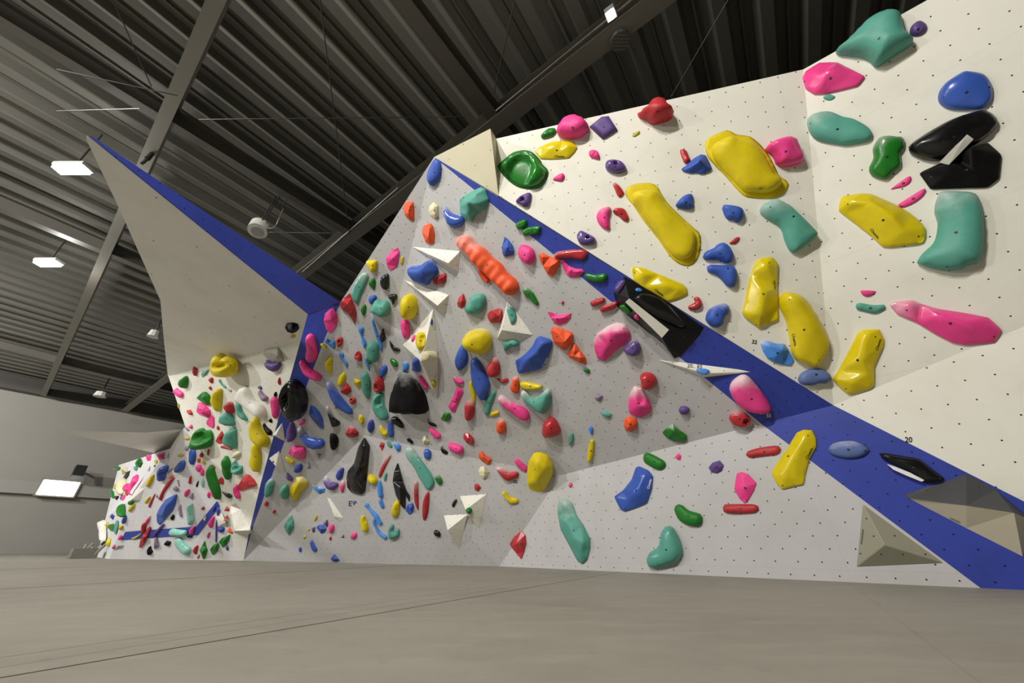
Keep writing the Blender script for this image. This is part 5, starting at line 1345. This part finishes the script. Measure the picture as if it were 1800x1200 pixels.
# lap ribs on the deck valleys
M_BEAM = plain('beam_lit_paint', '8C897F', .5, .1, .12, 2)  # paint lightened to hold the lamplight on the beams along the hall
M_BEAM_UNLIT = plain('beam_unlit_paint', '69665F', .5, .1, .12, 2)  # darker copy of the beam paint, for beams away from the lamplight
def ibeam(name, p0, p1, w, h, mat=None, t=.018):
    p0, p1 = np.array(p0, float), np.array(p1, float); d = p1 - p0; Ln = np.linalg.norm(d); d /= Ln
    s = np.cross(ZX, d); s /= np.linalg.norm(s); u = np.cross(d, s); c = (p0 + p1) / 2
    bx = [(c + u * t / 2, (Ln, w, t), (d, s, u)), (c + u * (h - t / 2), (Ln, w, t), (d, s, u)), (c + u * h / 2, (Ln, t, h - 2 * t), (d, s, u))]
    ob = link(name, boxes_mesh(name, bx), mat or M_BEAM); ob['kind'] = 'structure'; return ob
def ab(px, py, z):
    P = hz(px, py, z); return float(P @ AX), float(P @ BX)
ZB = 6.25
# beams along the hall (B direction)
for (x0, y0, x1, y1, w) in ((1160, 0, 548, 470, .26), (380, 0, 122, 590, .17)):
    a0, b0 = ab(x0, y0, ZB); a1, b1 = ab(x1, y1, ZB)
    am = (a0 + a1) / 2
    sl = (a1 - a0) / (b1 - b0)
    P0_, P1_ = W(a0 + sl * (-6 - b0), -6, ZB), W(a0 + sl * (26.5 - b0), 26.5, ZB)
    ibeam('roof_beam', P0_, P1_, w, .36)
# cross beams (A direction)
for (x0, y0, x1, y1, w) in ((704, 0, 868, 210, .2), (300, 222, 618, 415, .18), (100, 412, 250, 474, .2), (100, 640, 300, 690, .2)):
    a0, b0 = ab(x0, y0, ZB); a1, b1 = ab(x1, y1, ZB)
    sl = (b1 - b0) / (a1 - a0)
    ibeam('roof_beam', W(A0 + .3, b0 + sl * (A0 + .3 - a0), ZB + .02), W(A9 - .3, b0 + sl * (A9 - .3 - a0), ZB + .02), w, .3, M_BEAM_UNLIT)
# tie rods under the roof
M_ROD = plain('tie_rod_steel', '55534F', .4, .5)
ZR = 6.1
for i, (x0, y0, x1, y1) in enumerate(((560, -20, 614, 412), (350, 210, 818, 205), (100, 122, 312, 168), (100, 195, 246, 191), (192, -15, 266, 152), (905, 0, 868, 165), (1280, 0, 1180, 170), (100, 604, 300, 606), (270, 390, 350, 420), (470, 408, 600, 410))):
    z0 = ZR + (.05 if i % 2 else 0)
    link('tie_rod', tube_mesh('tie_rod', [hz(x0, y0, z0), hz(x1, y1, z0)], .008, 6), M_ROD)
for o_ in [o for o in COL.objects if o.name.startswith('tie_rod')]:
    o_['kind'] = 'structure'
# conduit running along the beam
for (x0, y0, x1, y1) in ((1110, 0, 872, 195), (700, 330, 532, 478), (500, 346, 618, 408)):
    o_ = link('cable_conduit', tube_mesh('cable_conduit', [hz(x0, y0, ZB - .06), hz(x1, y1, ZB - .06)], .014, 6), plain('conduit_steel', '8C8982', .4, .4)); o_['kind'] = 'structure'

# ------------------------------------------------------------------ lamps and fittings
M_LAMP = plain('lamp_glow', 'FFFFFF', .5, 0, 0, 5, emit=14)
M_WHITEP = plain('white_plastic', 'D8D6CE', .5)
M_SPK = plain('speaker_black', '232323', .6)
def cyl_mesh(name, p0, p1, r0, r1=None, seg=24):
    r1 = r0 if r1 is None else r1
    p0, p1 = np.array(p0, float), np.array(p1, float); d = p1 - p0; d /= np.linalg.norm(d); a, b_ = basis(d)
    vs, fs = [], []
    for p, r in ((p0, r0), (p1, r1)):
        for k in range(seg):
            t = 2 * math.pi * k / seg; vs.append(p + a * r * math.cos(t) + b_ * r * math.sin(t))
    fs = [(k, (k + 1) % seg, seg + (k + 1) % seg, seg + k) for k in range(seg)] + [tuple(range(seg - 1, -1, -1)), tuple(range(seg, 2 * seg))]
    me = me_from(name, vs, fs); fix_normals(me); return me
def empty(name, loc, label, cat, group=None):
    e = bpy.data.objects.new(name, None); COL.objects.link(e); e.location = tuple(map(float, loc)); e.empty_display_size = .1
    return tag(e, label, cat, group)
# drum speaker hung from the cross beam on a bent bracket
z = 5.35
c = hz(455, 401, z)
e = empty('hanging_speaker', c, 'white drum-shaped speaker hung on rods in front of the blue fin side', 'speaker')
dn = np.array([.18, -.25, -1.]); dn /= np.linalg.norm(dn)
link('drum_body', cyl_mesh('drum_body', dn * -.10, dn * .10, .155), M_WHITEP, parent=e)
link('front_grille', cyl_mesh('front_grille', dn * .10, dn * .112, .10), plain('grille_grey', 'A9A69C', .7), parent=e)
for (x0, y0, x1, y1) in ((486, 345, 461, 386), (492, 345, 466, 384)):
    link('hanging_rod', tube_mesh('hanging_rod', [hz(x0, y0, ZB) - c, hz(x1, y1, z + .1) - c], .011, 6), M_ROD, parent=e)
_br = [hz(503, 352, ZB) - c, hz(497, 370, ZB - .35) - c, hz(488, 390, z + .2) - c, hz(482, 400, z + .05) - c, hz(476, 402, z) - c, hz(467, 399, z) - c]
link('bent_bracket', tube_mesh('bent_bracket', _br, .014, 8), plain('bracket_steel', 'A6A49C', .4, .3), parent=e)
# two smaller fittings further along
for (x, y, zz, r, lab) in ((271, 587, 6.0, .15, 'white box-shaped fitting under the dark roof left of the fin'), (177, 693, 6.0, .22, 'small white fitting hanging far down the hall above the back fin')):
    c = hz(x, y, zz)
    e = empty('ceiling_fitting', c, lab, 'ceiling fitting')
    link('fitting_body', cyl_mesh('fitting_body', (0, 0, -.1), (0, 0, .1), r, r * .8, 10), M_WHITEP, parent=e)
    link('ceiling_stem', tube_mesh('ceiling_stem', [(0, 0, .1), (0, 0, ZC - zz)], .02, 6), M_ROD, parent=e)
# round mesh speaker / grille by the right beam
c = hz(1090, 72, 6.15)
e = empty('ceiling_grille', c, 'round wire-mesh grille hanging beside the right roof beam', 'ceiling fitting')
link('grille_ring', cyl_mesh('grille_ring', (0, 0, -.03), (0, 0, .05), .12, .12, 20), plain('grille_dark', '66645F', .6), parent=e)
for k in range(5):
    o_ = -.08 + .04 * k; w_ = math.sqrt(.115 ** 2 - o_ ** 2)
    link('grille_wire', tube_mesh('grille_wire', [(-w_, o_, -.036), (w_, o_, -.036)], .005, 5), M_STEEL, parent=e)
link('ceiling_stem', tube_mesh('ceiling_stem', [(0, 0, .05), (0, 0, ZC - 6.15)], .015, 6), M_ROD, parent=e)
# bright spot clipped to the beam
c = hz(1074, 27, ZB - .12)
e = empty('clip_spotlight', c, 'small bright spotlight clipped to the right roof beam', 'spotlight')
link('lamp_housing', boxes_mesh('lamp_housing', [((0, 0, .06), (.12, .12, .1), (AX, BX, ZX))]), M_WHITEP, parent=e)
link('lamp_lens', boxes_mesh('lamp_lens', [((0, 0, -.005), (.07, .07, .03), (AX, BX, ZX))]), M_LAMP, parent=e)
# lit lamps down the hall
def batten(px, py, z, ln, w, ang, lab):
    c = hz(px, py, z); d = BX * math.cos(ang) + AX * math.sin(ang); s_ = np.cross(ZX, d)
    e = empty('ceiling_lamp', c, lab, 'ceiling lamp', 'lit ceiling lamps')
    link('lamp_housing', boxes_mesh('lamp_housing', [((0, 0, .06), (ln, w, .06), (d, s_, ZX))]), M_WHITEP, parent=e)
    for s in (-1, 1):
        link('lamp_tube', boxes_mesh('lamp_tube', [(d * s * ln * .25, (ln * .47, w * .8, .06), (d, s_, ZX))]), M_LAMP, parent=e)
    link('hanging_rod', tube_mesh('hanging_rod', [(0, 0, .09), (0, 0, ZC - z)], .015, 6), M_ROD, parent=e)
    return c
LANG = math.atan2(float(np.array([1, 0, 0]) @ AX), float(np.array([1, 0, 0]) @ BX))
LAMPS = [batten(126, 298, 6.0, .52, .2, LANG, 'bright twin-tube ceiling lamp just left of the fin tip'),
         batten(84, 463, 6.0, .5, .2, LANG, 'ceiling lamp at the frame edge beside the bright left roof beam'),
         ]
# lit LED panel lamp on the far gable wall
c = W(float(hz(100, 857, 3.9) @ AX), B9 - .3, 0)
_t = (B9 - .3) / float(ray(103, 858) @ BX); c = O + ray(103, 858) * _t
e = empty('gable_led_panel', c, 'bright lit LED panel high on the far end wall', 'LED panel')
link('panel_frame', boxes_mesh('panel_frame', [((0, 0, 0), (1.25, .08, .72), (AX, BX, ZX))]), plain('frame_grey', '77756E', .6), parent=e)
link('led_panel_face', boxes_mesh('led_panel_face', [(BX * -.05, (1.12, .04, .6), (AX, BX, ZX))]), plain('led_glow', 'FFFFFF', .5, 0, 0, 5, emit=6), parent=e)
# loudspeaker on the far wall
_t = (B9 - .8) / float(ray(139, 829) @ BX); c = O + ray(139, 829) * _t
e = empty('wall_speaker', c, 'dark loudspeaker box tilted on the far end wall above the lit panel', 'loudspeaker')
_tl = np.array([0, 0, 1.]) * .9 + BX * .35; _tl /= np.linalg.norm(_tl); _s2 = np.cross(AX, _tl)
link('speaker_cabinet', boxes_mesh('speaker_cabinet', [((0, 0, 0), (.36, .3, .5), (AX, _s2, _tl))]), M_SPK, parent=e)
link('speaker_bracket', tube_mesh('speaker_bracket', [(0, 0, 0), BX * .8 + ZX * .2], .04, 6), M_SPK, parent=e)
# folded ladder/clutter heap at the foot of the far wall
_t = None
c = hz(143, 981.5)
e = empty('equipment_rack', c, 'grey pile of folded gear on the mat beside the farthest wall', 'gear')
rs = random.Random(3)
for k in range(5):
    p = np.array([rs.uniform(-.3, .2), rs.uniform(-.1, .25), 0])
    q = p + np.array([rs.uniform(-.2, .25), rs.uniform(-.1, .2), rs.uniform(.2, .42)])
    link('support_bar', tube_mesh('support_bar', [p + ZX * .03, q], .035, 6), plain('gear_grey', '8A877F', .6), parent=e)
link('folded_bag', boxes_mesh('folded_bag', [((0, 0, .12), (.5, .35, .24), (AX, BX, ZX))]), plain('bag_grey', '7A776F', .8, 0, .3), parent=e)

# ------------------------------------------------------------------ turnbuckle tying the fin to the beam
c = hz(256, 285, 5.2)
e = empty('turnbuckle', c, 'black turnbuckle tying the white fin to the bright roof beam', 'turnbuckle')
link('anchor_shackle', tube_mesh('anchor_shackle', [hz(266, 271, ZB) - c, hz(259, 279, 5.7) - c], .035, 8), M_SPK, parent=e)
link('tension_body', tube_mesh('tension_body', [hz(259, 279, 5.7) - c, hz(250, 287, 5.0) - c], .02, 8), M_SPK, parent=e)

# ------------------------------------------------------------------ writing on the walls
caster()
def mark(body, px, py, ang, ln, mat, lab, bold=True):
    L, n, ident = cast_near(px, py)
    me = text_mesh('mark', body, px, py, ang, ln, CAST, L, (n, float(n @ L)), .004, bold)
    ob = link('wall_lettering', me, mat, loc=tuple(map(float, L)))
    tag(ob, lab, 'wall lettering', 'writing on the climbing walls')
mark('20', 1597, 773, 0, 13, M_INK, 'handwritten black number 20 just above the blue band')
mark('32', 1326, 601, 8, 9, M_INK, 'handwritten number 32 beside the bright blue angular jug')
mark('50', 906, 847, 5, 7, M_INK, 'small handwritten 50 below the red chalked jug')
mark('55', 1351.5, 730.5, 0, 8, M_WINK, 'small pale number tag below the pink half-dome on the blue band')
mark('E', 615.5, 885.5, 4, 5.6, M_BINK, 'dark blue letter E on the low centre wall by the black spike')
mark('/', 620.5, 883.5, -38, 2.8, M_BINK, 'dark blue slanting stroke between the letters E and P')
mark('P', 624, 884.6, 4, 5, M_BINK, 'dark blue letter P on the low centre wall by the black spike')
mark('20.. 20', 1221, 643.5, 5, 26, M_INK, 'faint black writing on the thin white blade volume', False)
mark('unocnmuo', 1516, 943, 97, 26, M_INK, 'row of illegible small black lettering down the edge of the olive-grey pyramid', False)
mark('nocmuo', 1679, 914, 24, 19, M_INK, 'illegible small black lettering on the cream underside of the dark volume', False)

# ------------------------------------------------------------------ light
wd = bpy.data.worlds.new('hall'); SC.world = wd; wd.use_nodes = True
bg = wd.node_tree.nodes['Background']; bg.inputs[0].default_value = (.9, .95, 1, 1); bg.inputs[1].default_value = .012
def area_light(name, P, target, sx, sy, power, col=(1, .96, .9)):
    l = bpy.data.lights.new(name, 'AREA'); l.shape = 'RECTANGLE'; l.size = sx; l.size_y = sy; l.energy = power; l.color = col
    o = bpy.data.objects.new(name, l); COL.objects.link(o)
    P = Vector(map(float, P)); o.location = P
    o.rotation_euler = (Vector(map(float, target)) - P).to_track_quat('-Z', 'Y').to_euler()
    return o
for q in LAMPS:
    pl_ = bpy.data.lights.new('lamp_light', 'POINT'); pl_.energy = 90; pl_.shadow_soft_size = .15; pl_.color = (1, .98, .95)
    po = bpy.data.objects.new('lamp_light', pl_); COL.objects.link(po); po.location = tuple(map(float, q - ZX * .12))
for nme, P, tgt, sx, sy, pw, cl in LIGHTS:
    area_light(nme, P, tgt, sx, sy, pw, cl)
